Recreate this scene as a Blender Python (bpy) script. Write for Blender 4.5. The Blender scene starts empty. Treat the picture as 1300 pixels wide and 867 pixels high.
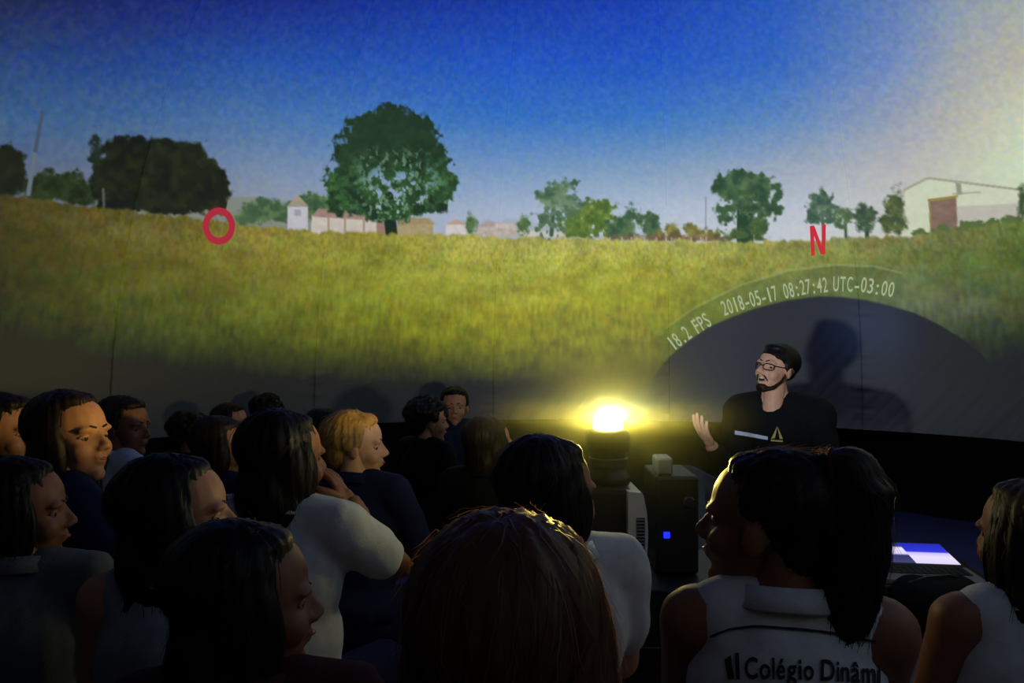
# Inside a portable inflatable planetarium: fisheye projection on the dome, a presenter and seated children.
import bpy, bmesh, math, random
import numpy as np
from mathutils import Vector, Matrix, Euler
from mathutils.bvhtree import BVHTree

R_ = math.radians
random.seed(7)
RNG = np.random.RandomState(11)
scene = bpy.context.scene
COL = scene.collection

# ------------------------------------------------------------------ camera, world, exposure
F_PX, CAM_Z = 1000.0, 1.0                       # focal length in pixels of the 1300x867 frame, eye height
cam_data = bpy.data.cameras.new('camera')
cam_data.sensor_width = 36.0
cam_data.lens = 36.0 * F_PX / 1300.0
cam_data.clip_start = 0.02
cam = bpy.data.objects.new('camera', cam_data)
cam.location = (0, 0, CAM_Z)
cam.rotation_euler = (R_(90), 0, 0)
COL.objects.link(cam)
scene.camera = cam

world = bpy.data.worlds.new('world')
world.use_nodes = True
world.node_tree.nodes['Background'].inputs[0].default_value = (0, 0, 0, 1)
world.node_tree.nodes['Background'].inputs[1].default_value = 0.0
scene.world = world

vs = scene.view_settings
vs.view_transform = 'Standard'
vs.look = 'None'
vs.exposure = 0.0
vs.gamma = 1.0
vs.use_curve_mapping = False
scene.cycles.use_denoising = True
scene.cycles.max_bounces = 6
scene.cycles.volume_bounces = 0
scene.cycles.sample_clamp_indirect = 4.0

# ------------------------------------------------------------------ the place in numbers
DOME_C = np.array([0.30, 2.30, 0.475])          # centre of the dome at its rim
DOME_R = 3.0
LENS = np.array([0.244, 2.00, 0.796])           # front glass of the fisheye lens
FABRIC_ALBEDO = 0.15
P_YELLOW, P_SPILL = 140.0, 30.0                  # watts of the lamp: picture light near the horizon, stray light below it
# share of the picture light by compass angle around the lens (degrees, 0 = +x, 90 = away from the camera)
W_AZ = [(0, .5), (22, .4), (34, .05), (84, .05), (96, .16), (122, .16), (136, .3), (142, .45), (152, .45), (158, .25), (165, .5), (181, .5), (190, .06), (228, .08), (244, .7), (290, .7), (320, .4), (360, .4)]


W_SP = [(0, .5), (24, .3), (42, 1.3), (54, 2.6), (66, 3.3), (88, 3.0), (104, .8), (125, .4), (150, .2), (190, .08), (330, .08), (360, .4)]      # the same for the stray light


def px_of(p):                                   # world -> pixel of the 1300x867 frame
    p = np.asarray(p, float)
    return 650 + F_PX * p[..., 0] / p[..., 1], 433.5 - F_PX * (p[..., 2] - CAM_Z) / p[..., 1]


def at(px, py, d):                              # pixel and depth -> world
    return Vector(((px - 650) / F_PX * d, d, CAM_Z - (py - 433.5) / F_PX * d))


def lin(c):
    c = np.asarray(c, float) / 255.0
    return np.where(c <= 0.04045, c / 12.92, ((c + 0.055) / 1.055) ** 2.4)


def sstep(a, b, x):
    t = np.clip((x - a) / (b - a), 0, 1)
    return t * t * (3 - 2 * t)


NT = RNG.rand(256, 256)


def vnoise(x, y):
    xi, yi = np.floor(x).astype(int), np.floor(y).astype(int)
    fx, fy = x - xi, y - yi
    fx, fy = fx * fx * (3 - 2 * fx), fy * fy * (3 - 2 * fy)
    a, b = NT[xi & 255, yi & 255], NT[(xi + 1) & 255, yi & 255]
    c, d = NT[xi & 255, (yi + 1) & 255], NT[(xi + 1) & 255, (yi + 1) & 255]
    return (a * (1 - fx) + b * fx) * (1 - fy) + (c * (1 - fx) + d * fx) * fy


def fbm(x, y, o=3):
    s, a, t = 0, .5, 0
    for k in range(o):
        s = s + a * vnoise(x * 2 ** k + 17.3 * k, y * 2 ** k + 9.1 * k)
        t += a
        a *= .5
    return s / t


# ------------------------------------------------------------------ object helpers
def tag(o, label=None, cat=None, group=None, kind=None):
    if label: o['label'] = label
    if cat: o['category'] = cat
    if group: o['group'] = group
    if kind: o['kind'] = kind
    return o


def link(o, parent=None):
    COL.objects.link(o)
    if parent is not None:
        o.parent = parent
    return o


def empty(name, loc=(0, 0, 0), rz=0.0):
    o = bpy.data.objects.new(name, None)
    o.empty_display_size = .1
    o.location = loc
    o.rotation_euler = (0, 0, rz)
    return link(o)


def mesh_np(name, v, f, mat, parent=None, smooth=True, loc=(0, 0, 0)):
    v = np.asarray(v, np.float32)
    f = np.asarray(f, np.int32)
    me = bpy.data.meshes.new(name)
    n = f.shape[1]
    me.vertices.add(len(v)); me.vertices.foreach_set('co', v.ravel())
    me.loops.add(f.size); me.loops.foreach_set('vertex_index', f.ravel())
    me.polygons.add(len(f))
    me.polygons.foreach_set('loop_start', np.arange(0, f.size, n, dtype=np.int32))
    me.polygons.foreach_set('loop_total', np.full(len(f), n, np.int32))
    if smooth:
        me.polygons.foreach_set('use_smooth', np.ones(len(f), bool))
    me.update(calc_edges=True)
    if mat: me.materials.append(mat)
    o = bpy.data.objects.new(name, me)
    o.location = loc
    return link(o, parent)


def bm_obj(name, bm, mat, parent=None, smooth=False, loc=(0, 0, 0), rot=(0, 0, 0)):
    me = bpy.data.meshes.new(name)
    bmesh.ops.recalc_face_normals(bm, faces=bm.faces)
    bm.to_mesh(me); bm.free()
    for p in me.polygons: p.use_smooth = smooth
    if mat: me.materials.append(mat)
    o = bpy.data.objects.new(name, me)
    o.location = loc; o.rotation_euler = rot
    return link(o, parent)


def box(bm, c, s, bevel=0.0, rot=None):
    m = Matrix.Translation(c) @ (rot.to_matrix().to_4x4() if rot else Matrix()) @ Matrix.Diagonal((*s, 1))
    r = bmesh.ops.create_cube(bm, size=1, matrix=m)
    if bevel:
        es = list({e for v in r['verts'] for e in v.link_edges})
        bmesh.ops.bevel(bm, geom=es, offset=bevel, segments=2, affect='EDGES', profile=.5)
    return bm


def lathe(bm, prof, n=32, c=(0, 0, 0)):
    rings = []
    for r, z in prof:
        rings.append([bm.verts.new((c[0] + r * math.cos(2 * math.pi * k / n), c[1] + r * math.sin(2 * math.pi * k / n), c[2] + z)) for k in range(n)])
    for a, b in zip(rings, rings[1:]):
        for k in range(n):
            bm.faces.new((a[k], a[(k + 1) % n], b[(k + 1) % n], b[k]))
    bm.faces.new(rings[-1])
    bm.faces.new(rings[0][::-1])
    return bm


def tube_np(pts, rad, n=8):
    """tapered tube with rounded ends through pts"""
    pts = [Vector(p) for p in pts]
    P, Rr = [], []
    d0, d1 = (pts[0] - pts[1]).normalized(), (pts[-1] - pts[-2]).normalized()
    for t in (.98, .7): P.append(pts[0] + d0 * rad[0] * t); Rr.append(rad[0] * math.sqrt(1 - t * t))
    P += pts; Rr += list(rad)
    for t in (.7, .98): P.append(pts[-1] + d1 * rad[-1] * t); Rr.append(rad[-1] * math.sqrt(1 - t * t))
    v, f = [], []
    ref = Vector((.13, .27, .95))
    for i, p in enumerate(P):
        t = (P[min(i + 1, len(P) - 1)] - P[max(i - 1, 0)]).normalized()
        a = t.cross(ref)
        if a.length < 1e-3: a = t.cross(Vector((1, 0, 0)))
        a.normalize(); b = t.cross(a)
        for k in range(n):
            q = 2 * math.pi * k / n
            v.append(p + (a * math.cos(q) + b * math.sin(q)) * Rr[i])
    for i in range(len(P) - 1):
        for k in range(n):
            q, r = i * n + k, i * n + (k + 1) % n
            f += [(q, r, r + n), (q, r + n, q + n)]
    e = (len(P) - 1) * n
    for k in range(1, n - 1):
        f += [(0, k + 1, k), (e, e + k, e + k + 1)]
    return np.array([tuple(x) for x in v]), np.array(f)


def join_np(parts):
    V, F, o = [], [], 0
    for v, f in parts:
        V.append(np.asarray(v)); F.append(np.asarray(f) + o); o += len(v)
    return np.vstack(V), np.vstack(F)


# ------------------------------------------------------------------ materials
def new_mat(name):
    m = bpy.data.materials.new(name)
    m.use_nodes = True
    nt = m.node_tree
    return m, nt, nt.nodes['Principled BSDF']


def plain(name, srgb, rough=.6, noise=.12, scale=30, metal=0, spec=.4, bump=0.0, bscale=200):
    m, nt, b = new_mat(name)
    c = lin(srgb)
    tc = nt.nodes.new('ShaderNodeTexCoord')
    n = nt.nodes.new('ShaderNodeTexNoise'); n.inputs['Scale'].default_value = scale; n.inputs['Detail'].default_value = 3
    nt.links.new(tc.outputs['Object'], n.inputs['Vector'])
    r = nt.nodes.new('ShaderNodeValToRGB')
    r.color_ramp.elements[0].position = .3; r.color_ramp.elements[1].position = .7
    r.color_ramp.elements[0].color = (*np.clip(c * (1 - noise), 0, 1), 1)
    r.color_ramp.elements[1].color = (*np.clip(c * (1 + noise), 0, 1), 1)
    nt.links.new(n.outputs['Fac'], r.inputs['Fac'])
    nt.links.new(r.outputs['Color'], b.inputs['Base Color'])
    b.inputs['Roughness'].default_value = rough
    b.inputs['Metallic'].default_value = metal
    b.inputs['Specular IOR Level'].default_value = spec
    if bump:
        n2 = nt.nodes.new('ShaderNodeTexNoise'); n2.inputs['Scale'].default_value = bscale
        nt.links.new(tc.outputs['Object'], n2.inputs['Vector'])
        bp = nt.nodes.new('ShaderNodeBump'); bp.inputs['Strength'].default_value = bump; bp.inputs['Distance'].default_value = .01
        nt.links.new(n2.outputs['Fac'], bp.inputs['Height'])
        nt.links.new(bp.outputs['Normal'], b.inputs['Normal'])
    return m


def glow(name, srgb, strength):
    m, nt, b = new_mat(name)
    b.inputs['Base Color'].default_value = (.02, .02, .02, 1)
    b.inputs['Emission Color'].default_value = (*lin(srgb), 1)
    b.inputs['Emission Strength'].default_value = strength
    return m


def dome_fabric(name='dome fabric with projected picture', albedo=FABRIC_ALBEDO):
    """grey screen fabric showing the projected picture (colour attribute 'picture')"""
    m, nt, b = new_mat(name)
    b.inputs['Base Color'].default_value = (albedo,) * 3 + (1,)
    b.inputs['Roughness'].default_value = 1.0
    b.inputs['Specular IOR Level'].default_value = 0.0
    a = nt.nodes.new('ShaderNodeAttribute'); a.attribute_name = 'picture'
    nt.links.new(a.outputs['Color'], b.inputs['Emission Color'])
    b.inputs['Emission Strength'].default_value = 1.0
    tc = nt.nodes.new('ShaderNodeTexCoord')
    n = nt.nodes.new('ShaderNodeTexNoise'); n.inputs['Scale'].default_value = 90
    nt.links.new(tc.outputs['Object'], n.inputs['Vector'])
    bp = nt.nodes.new('ShaderNodeBump'); bp.inputs['Strength'].default_value = .15; bp.inputs['Distance'].default_value = .01
    nt.links.new(n.outputs['Fac'], bp.inputs['Height']); nt.links.new(bp.outputs['Normal'], b.inputs['Normal'])
    m.cycles.emission_sampling = 'NONE'
    return m


M_DOME = dome_fabric()
M_SEAM = dome_fabric('dome seam tape with projected picture', .09)
M_BLACK_FABRIC = plain('black wall fabric', (16, 16, 18), .9, .2, 8, spec=.1)
M_TARP = plain('blue floor tarpaulin', (38, 42, 92), .6, .25, 5, bump=.4, bscale=14)
M_BLACK_PLASTIC = plain('black plastic', (18, 18, 20), .45, .1, 40)
M_DARK_METAL = plain('dark metal', (70, 72, 76), .35, .1, 60, metal=1)
M_WHITE_PLASTIC = plain('white plastic', (208, 212, 212), .4, .04, 20)
M_GREY_PLASTIC = plain('grey plastic', (120, 122, 126), .45, .05, 20)

# ------------------------------------------------------------------ the picture the projector throws on the dome
XS = np.array([0, 160, 325, 490, 650, 815, 975, 1140, 1220, 1300.])
SKY_Y = np.array([-300, 0, 80, 150, 215, 265, 310.])
SKY = np.array([
    [(10, 14, 34), (9, 15, 44), (8, 17, 52), (8, 20, 60), (8, 22, 66), (9, 25, 70), (12, 32, 76), (30, 48, 80), (45, 58, 80), (55, 64, 76)],
    [(27, 38, 80), (24, 38, 105), (18, 40, 125), (16, 48, 145), (18, 56, 160), (20, 62, 172), (35, 85, 185), (95, 125, 178), (140, 155, 170), (160, 168, 165)],
    [(38, 68, 120), (34, 68, 135), (35, 80, 160), (34, 82, 175), (32, 85, 190), (32, 85, 190), (48, 100, 190), (115, 140, 185), (160, 165, 170), (180, 178, 165)],
    [(58, 92, 135), (62, 98, 145), (72, 112, 165), (62, 115, 180), (52, 110, 190), (58, 115, 190), (85, 130, 188), (148, 158, 178), (178, 178, 170), (198, 205, 180)],
    [(85, 100, 125), (98, 112, 138), (115, 135, 165), (115, 145, 185), (115, 148, 190), (125, 155, 188), (150, 165, 185), (178, 178, 180), (190, 195, 178), (200, 215, 185)],
    [(100, 110, 125), (115, 122, 140), (140, 148, 160), (150, 165, 185), (160, 175, 200), (170, 185, 205), (182, 190, 205), (190, 192, 190), (190, 195, 180), (195, 205, 180)],
    [(110, 116, 126), (125, 130, 142), (150, 156, 162), (165, 175, 188), (175, 185, 202), (185, 195, 208), (195, 200, 208), (196, 198, 192), (195, 198, 182), (195, 205, 180)]], float)
GR_Y = np.array([240, 300, 330, 390, 430, 465, 492, 540.])
GRASS = np.array([
    [(66, 58, 22), (90, 82, 30), (120, 112, 42), (140, 135, 50), (165, 162, 85), (165, 165, 90), (150, 150, 80), (125, 130, 75), (108, 118, 62), (100, 114, 54)],
    [(62, 58, 20), (95, 88, 35), (125, 118, 45), (140, 135, 50), (165, 160, 80), (165, 165, 85), (150, 150, 75), (120, 125, 70), (105, 115, 60), (95, 110, 50)],
    [(55, 52, 18), (85, 82, 25), (118, 112, 38), (135, 138, 45), (160, 162, 65), (158, 158, 62), (140, 142, 65), (105, 115, 58), (90, 105, 48), (85, 100, 42)],
    [(45, 48, 15), (74, 80, 26), (95, 100, 30), (125, 130, 35), (152, 152, 50), (145, 148, 40), (110, 120, 55), (94, 104, 68), (86, 98, 68), (70, 84, 44)],
    [(38, 42, 18), (55, 62, 25), (72, 80, 25), (100, 105, 25), (130, 130, 28), (125, 128, 25), (80, 90, 60), (60, 70, 50), (55, 65, 45), (40, 50, 30)],
    [(28, 28, 22), (35, 38, 25), (42, 46, 28), (58, 62, 32), (88, 92, 34), (92, 96, 34), (50, 58, 50), (38, 42, 44), (34, 38, 38), (28, 32, 28)],
    [(15, 15, 16), (18, 18, 20), (22, 23, 25), (27, 29, 31), (38, 42, 40), (52, 56, 44), (42, 46, 50), (28, 30, 37), (22, 24, 27), (18, 19, 21)],
    [(13, 14, 16), (16, 17, 19), (19, 21, 24), (24, 26, 30), (34, 38, 42), (42, 46, 48), (38, 42, 50), (28, 30, 38), (22, 24, 28), (18, 19, 22)]], float)
HOR_X = [-400, 0, 100, 180, 250, 300, 400, 600, 750, 950, 1050, 1150, 1250, 1300, 1700]
HOR_Y = [236, 246, 260, 270, 276, 284, 294, 299, 304, 307, 304, 299, 286, 279, 262]
ARC_X = [828, 850, 875, 900, 930, 960, 1000, 1040, 1070, 1100, 1130, 1160, 1180, 1200, 1222, 1244, 1262, 1276]
ARC_Y = [480, 453, 432, 415, 402, 391, 381, 376, 377, 381, 388, 397, 406, 417, 431, 449, 470, 500]


def grid_col(G, ys, x, y):
    xi = np.clip(np.interp(x, XS, np.arange(len(XS))), 0, len(XS) - 1.001)
    yi = np.clip(np.interp(y, ys, np.arange(len(ys))), 0, len(ys) - 1.001)
    i, j = xi.astype(int), yi.astype(int)
    fx, fy = (xi - i)[:, None], (yi - j)[:, None]
    return (G[j, i] * (1 - fx) + G[j, i + 1] * fx) * (1 - fy) + (G[j + 1, i] * (1 - fx) + G[j + 1, i + 1] * fx) * fy


# crowns as ellipses (x, y, rx, ry), trunk polyline, dark and light leaf colours, edge roughness, gaps, leaf size
TREES = [
    dict(e=[(8, 214, 27, 29), (2, 235, 30, 18)], d=(18, 24, 20), l=(30, 38, 26), a=6, g=0, s=9),
    dict(e=[(62, 238, 26, 19), (88, 238, 24, 20), (110, 246, 20, 14), (45, 243, 20, 15)], d=(26, 38, 26), l=(48, 64, 38), a=6, g=0, s=8),
    dict(e=[(124, 196, 8, 24), (122, 183, 5, 10)], d=(24, 36, 34), l=(36, 50, 44), a=6, g=.0, s=7),
    dict(e=[(165, 222, 48, 47), (142, 230, 26, 40), (174, 190, 16, 14), (218, 222, 66, 46), (262, 244, 34, 28), (228, 200, 42, 22), (205, 250, 80, 22)],
         d=(17, 23, 18), l=(34, 44, 30), a=7, g=0, s=10),
    dict(e=[(335, 268, 30, 15), (372, 270, 26, 16), (400, 262, 24, 18), (310, 276, 20, 10)], d=(50, 78, 58), l=(95, 120, 80), a=5, g=0, s=7),
    dict(e=[(495, 186, 66, 46), (488, 166, 50, 30), (530, 178, 26, 30), (448, 196, 22, 26), (456, 238, 44, 34), (530, 234, 50, 38), (500, 240, 60, 42), (548, 205, 22, 30), (572, 228, 11, 10), (428, 240, 16, 30),
            (500, 258, 46, 20)], t=[(492, 250), (497, 297, 9)], d=(26, 46, 38), l=(58, 100, 54), a=7.5, g=.12, s=6, big=1),
    dict(e=[(598, 284, 6, 10), (665, 284, 9, 12)], d=(70, 95, 60), l=(100, 125, 80), a=4, g=0, s=5),
    dict(e=[(707, 258, 27, 22), (712, 242, 18, 11), (694, 282, 14, 20), (726, 276, 20, 22)], t=[(703, 262), (700, 298, 3)], d=(64, 92, 74), l=(112, 138, 108), a=8, g=.25, s=7),
    dict(e=[(755, 276, 24, 20), (768, 264, 13, 12), (742, 288, 28, 15), (770, 288, 20, 16)], d=(72, 100, 50), l=(120, 142, 66), a=7, g=.05, s=6),
    dict(e=[(790, 290, 22, 16), (800, 278, 7, 15), (812, 282, 7, 14), (826, 286, 12, 18), (824, 276, 5, 8)], d=(52, 82, 66), l=(92, 118, 80), a=5, g=0, s=6),
    dict(e=[(853, 294, 11, 11), (879, 294, 12, 10), (898, 299, 24, 8), (838, 298, 8, 7)], d=(90, 96, 56), l=(138, 132, 74), a=4, g=0, s=5),
    dict(e=[(866, 302, 80, 4)], d=(100, 86, 66), l=(140, 120, 96), a=2, g=0, s=5),
    dict(e=[(944, 244, 35, 26), (930, 234, 20, 16), (962, 236, 22, 18), (918, 266, 13, 18), (964, 266, 16, 18), (986, 252, 7, 20), (945, 262, 26, 20)], t=[(946, 268), (946, 305, 13)],
         d=(44, 72, 56), l=(86, 116, 78), a=8, g=.06, s=7),
    dict(e=[(962, 290, 12, 16), (935, 298, 20, 7)], d=(60, 84, 56), l=(84, 108, 64), a=4, g=0, s=5),
    dict(e=[(1040, 262, 16, 20), (1052, 270, 16, 14), (1034, 274, 10, 12)], t=[(1044, 272), (1046, 304, 2)], d=(58, 84, 74), l=(98, 122, 98), a=7, g=.12, s=6),
    dict(e=[(1072, 275, 13, 14)], t=[(1073, 280), (1074, 302, 2)], d=(70, 94, 72), l=(104, 126, 90), a=5, g=.08, s=5),
    dict(e=[(1099, 274, 14, 16), (1099, 286, 11, 8)], t=[(1100, 282), (1101, 304, 3)], d=(52, 74, 62), l=(80, 102, 76), a=4, g=0, s=5),
    dict(e=[(1140, 268, 9, 24), (1135, 262, 14, 14), (1128, 284, 11, 14), (1142, 284, 9, 14)], d=(54, 76, 58), l=(104, 112, 66), a=4, g=0, s=5),
    dict(e=[(1298, 258, 5, 22)], d=(56, 72, 50), l=(80, 96, 66), a=3, g=0, s=5),
]


def picture(x, y, u, v):
    """sRGB picture colour at photograph pixel x, y; u, v: pixels measured along the dome, for grain"""
    n1 = fbm(u / 5.5, v / 5.5, 2) - .5
    n2 = fbm(u / 6.3 + 60, v / 5.1 + 31, 2) - .5
    n3 = fbm(u / 4.7 + 150, v / 6.0 + 80, 2) - .5
    c = grid_col(SKY, SKY_Y, x, y)
    grain = np.stack([n1, n1 * .6 + n2 * .5, n3 * 1.1], 1) * 26
    c = c + grain * (.55 + .45 * sstep(260, 120, y))[:, None]

    def mix(col, a):
        nonlocal c
        a = np.clip(a, 0, 1)[:, None]
        c = c * (1 - a) + np.asarray(col, float) * a
    hor = np.interp(x, HOR_X, HOR_Y)
    # far hills
    hill = 262 + 6 * np.sin(x / 55.) - 10 * np.exp(-((x - 330) / 60.) ** 2) + 22 * sstep(430, 520, x)
    mix((118, 126, 112), sstep(-2, 3, y - hill) * sstep(560, 480, x) * .75)
    mix((150, 155, 160), sstep(-1, 3, y - (282 + 3 * fbm(x / 14, y * 0, 2) * 6 - 8)) * sstep(540, 580, x) * sstep(720, 690, x) * .45)

    def poly(pts, col, soft=1.2, tex=0):            # convex, counter-clockwise on screen handled by sign
        s = np.full(x.shape, 1e9)
        area = sum(p[0] * q[1] - q[0] * p[1] for p, q in zip(pts, pts[1:] + pts[:1]))
        sg = 1 if area > 0 else -1
        for p, q in zip(pts, pts[1:] + pts[:1]):
            dx, dy = q[0] - p[0], q[1] - p[1]
            L = math.hypot(dx, dy)
            s = np.minimum(s, sg * (dx * (y - p[1]) - dy * (x - p[0])) / L)
        cc = np.asarray(col, float) + (tex * n1)[:, None] if tex else col
        mix(cc, sstep(-soft, soft, s))

    def line(pts, w, col, soft=1.0, al=1.0):
        s = np.full(x.shape, 1e9)
        for p, q in zip(pts, pts[1:]):
            dx, dy = q[0] - p[0], q[1] - p[1]
            t = np.clip(((x - p[0]) * dx + (y - p[1]) * dy) / (dx * dx + dy * dy), 0, 1)
            s = np.minimum(s, np.hypot(x - p[0] - t * dx, y - p[1] - t * dy))
        mix(col, sstep(w / 2 + soft, w / 2 - soft * .6, s) * al)
    leafn = {}

    def tree_pass(trees):
        for T in trees:
            s = np.full(x.shape, 1e9)
            for (cx, cy, rx, ry) in T['e']:
                s = np.minimum(s, (np.hypot((x - cx) / rx, (y - cy) / ry) - 1) * min(rx, ry))
            k = T['s']
            if k not in leafn:
                leafn[k] = (fbm(x / k + 3.7, y / k + 8.2, 3), fbm(x / (k * 2.6) + 40, y / (k * 2.2) + 70, 2))
            f1, f2 = leafn[k]
            if 't' in T:
                (ax, ay), (bx, by, w) = T['t']
                line([(ax, ay), (bx, by)], w * 1.6, np.asarray(T['d'], float) * .95, soft=1.4)
            m = sstep(3.2, -3.0, s + (f1 - .5) * 2.2 * T['a'] + (f2 - .5) * 1.6 * T['a'])
            if T['g']:
                cx = np.mean([e[0] for e in T['e']]); cy = np.mean([e[1] for e in T['e']])
                gate = sstep(cy - 25, cy + 12, y) * sstep(70, 20, np.abs(x - cx - 6)) if T.get('big') else sstep(cy - 6, cy + 8, y)
                m = m * (1 - gate * sstep(.60, .70, f1 * .7 + f2 * .3 + T['g'] * .25))
            t = np.clip((f1 - .36) / .32, 0, 1) * .6 + np.clip((f2 - .3) / .4, 0, 1) * .4
            if T.get('big'):
                t = t * (.22 + .9 * sstep(180, 235, y)) + .06
                hl = sstep(.58, .72, fbm(x / 4.2 + 77, y / 5 + 13, 2)) * sstep(178, 205, y) * sstep(60, 25, np.abs(x - 500))
            mix(np.asarray(T['d'], float) * (1 - t)[:, None] + np.asarray(T['l'], float) * t[:, None], m)
            if T.get('big'):
                mix((112, 146, 122), hl * m * .7)
    tree_pass(TREES[4:5])
    # houses behind the field
    poly([(365, 262), (391, 262), (391, 300), (365, 300)], (182, 180, 188), tex=14)
    poly([(364, 262), (378, 247), (392, 262)], (150, 140, 125), tex=14)
    poly([(374, 266), (382, 266), (382, 274), (374, 274)], (150, 150, 160))
    poly([(396, 273), (478, 276), (480, 300), (394, 300)], (190, 182, 172), tex=18)
    poly([(396, 275), (404, 265), (462, 267), (482, 280), (476, 280)], (150, 124, 114), tex=18)
    for q in (417, 438, 462):
        line([(q, 277), (q, 297)], 2.5, (160, 140, 122))
    poly([(478, 278), (490, 280), (490, 300), (478, 300)], (150, 120, 110), tex=14)
    poly([(505, 282), (550, 282), (550, 300), (505, 300)], (162, 148, 112), tex=20)
    poly([(503, 284), (512, 275), (545, 277), (552, 285)], (156, 138, 104), tex=20)
    poly([(566, 284), (592, 284), (592, 298), (566, 298)], (198, 192, 192), tex=16)
    poly([(565, 285), (578, 278), (593, 285)], (176, 152, 140), tex=10)
    poly([(604, 288), (656, 286), (656, 300), (604, 300)], (176, 166, 158), tex=34)
    poly([(606, 288), (618, 281), (636, 283), (646, 288)], (168, 150, 146), tex=20)
    poly([(628, 284), (652, 283), (654, 290), (630, 290)], (190, 176, 172), tex=20)
    poly([(658, 293), (720, 295), (720, 301), (658, 300)], (192, 188, 176), tex=18)
    # barn at the right with its open doorway
    barn_t = lambda q: 225 if q == 1168 else 0
    poly([(1148, 241), (1181, 226), (1296, 243), (1296, 300), (1150, 300)], (196, 204, 180), soft=2, tex=12)
    poly([(1215, 262), (1296, 258), (1296, 275), (1215, 285)], (182, 178, 168), tex=10)
    line([(1148, 241), (1178, 226), (1296, 241)], 2.6, (158, 156, 138))
    line([(1210, 246), (1244, 244)], 2, (166, 164, 150))
    poly([(1213, 232), (1220, 233), (1221, 247), (1215, 247)], (140, 142, 128))
    poly([(1180, 253), (1214, 248), (1216, 296), (1182, 296)], (126, 104, 94), tex=20)
    line([(1179, 254), (1215, 249)], 2.6, (150, 136, 66))
    line([(1180, 254), (1182, 292)], 2.2, (140, 120, 80))
    for q, h in ((1168, 6), (1196, 7), (1228, 9), (1240, 9), (1262, 7), (1280, 8), (1290, 6)):
        mix((86, 104, 62), sstep(1.5, -1.5, (np.hypot((x - q) / 11, (y - np.interp(q, HOR_X, HOR_Y)) / h) - 1) * 9 + 8 * n1))
    tree_pass(TREES[:4] + TREES[5:])
    line([(54, 142), (45, 190), (36, 246)], 4.2, (64, 78, 100), soft=1.6)
    line([(44, 196), (36, 246)], 5, (96, 108, 118), soft=1.8)
    line([(896, 250), (896, 292)], 1.4, (120, 122, 130), al=.6)
    line([(131, 240), (132, 262)], 3, (92, 100, 100), al=.7)
    for q in range(744, 900, 11):
        line([(q + 3 * math.sin(q), 302), (q + 3 * math.sin(q), 309)], 1.6, (186, 178, 150), al=.7)
    # the field of tall grass
    g = grid_col(GRASS, GR_Y, x, y)
    g = g + np.array([0, 0, 8.]) * sstep(470, 420, y)[:, None]
    dep = np.clip((y - hor) / 130, .08, 1.3)
    nb = sstep(.1, .9, dep)
    bl = (fbm(u / 3.2, v / 6, 3) - .5) * (1 - nb) + (fbm(u / 4.6, v / 15, 3) - .5) * nb
    cl = fbm(u / 30 + 11, v / 19 + 5, 3) - .5
    hue = fbm(u / 13 + 91, v / 12 + 55, 2) - .5
    g = g * (1 + .34 * bl[:, None] + .30 * cl[:, None]) + np.stack([hue * 17 + n1 * 8, hue * -3 + n1 * 12, n3 * 26], 1) * sstep(480, 400, y)[:, None]
    ge = hor + (fbm(x / 7, y * 0 + 3, 2) - .5) * 7
    a = sstep(-2.5, 2.5, y - ge)[:, None]
    c = c * (1 - a) + g * a
    # status band above the dark control disc, and the disc itself
    arc = np.interp(x, ARC_X, ARC_Y, left=900, right=900)
    band = sstep(-1.5, 1.5, y - (np.interp(x, [835, 880, 940, 1000, 1060, 1110, 1146], [424, 392, 362, 344, 336, 338, 347]))) * sstep(838, 850, x) * sstep(1147, 1143, x)
    c = c * (1 - .26 * band[:, None]) + np.array([62, 88, 66.]) * .26 * band[:, None]
    edge = np.abs(y - (np.interp(x, [835, 880, 940, 1000, 1060, 1110, 1146], [424, 392, 362, 344, 336, 338, 347])))
    mix((168, 180, 130), sstep(2.5, .5, edge) * .32 * sstep(838, 850, x) * sstep(1147, 1143, x))
    disc = sstep(-2, 2, y - arc)
    dc = np.array([46, 50, 58.]) + np.array([4, 8, 18.]) * np.exp(-((x - 1105) / 60) ** 2 - ((y - 415) / 45) ** 2)[:, None] \
        + np.array([8, 9, 8.]) * np.exp(-((x - 900) / 70) ** 2)[:, None] - np.array([19, 20, 20.]) * sstep(1120, 1250, x)[:, None]
    c = c * (1 - disc[:, None]) + dc * disc[:, None]
    return np.clip(c, 0, 255)


def lamp_on_dome(p, nrm):
    """radiance the lens lamp leaves on the fabric at p, so that picture + lamp give the picture's brightness"""
    d = p - LENS
    r = np.linalg.norm(d, axis=1)
    el = np.degrees(np.arcsin(d[:, 2] / r))
    az = np.degrees(np.arctan2(d[:, 1], d[:, 0])) % 360
    cosn = np.abs((d * nrm).sum(1)) / r
    w = np.interp(az, [q[0] for q in W_AZ], [q[1] for q in W_AZ])
    w2 = np.interp(az, [q[0] for q in W_SP], [q[1] for q in W_SP])
    k = FABRIC_ALBEDO / (4 * math.pi ** 2 * r * r) * cosn
    yel = sstep(-7, 1, el) * sstep(9, 3.5, el) * w * P_YELLOW * k
    sp = sstep(-13, -3, el) * sstep(20, 12, el) * w2 * P_SPILL * k
    return yel[:, None] * np.array([1, .74, .10]) + sp[:, None] * np.array([.72, .84, 1.0])


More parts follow.
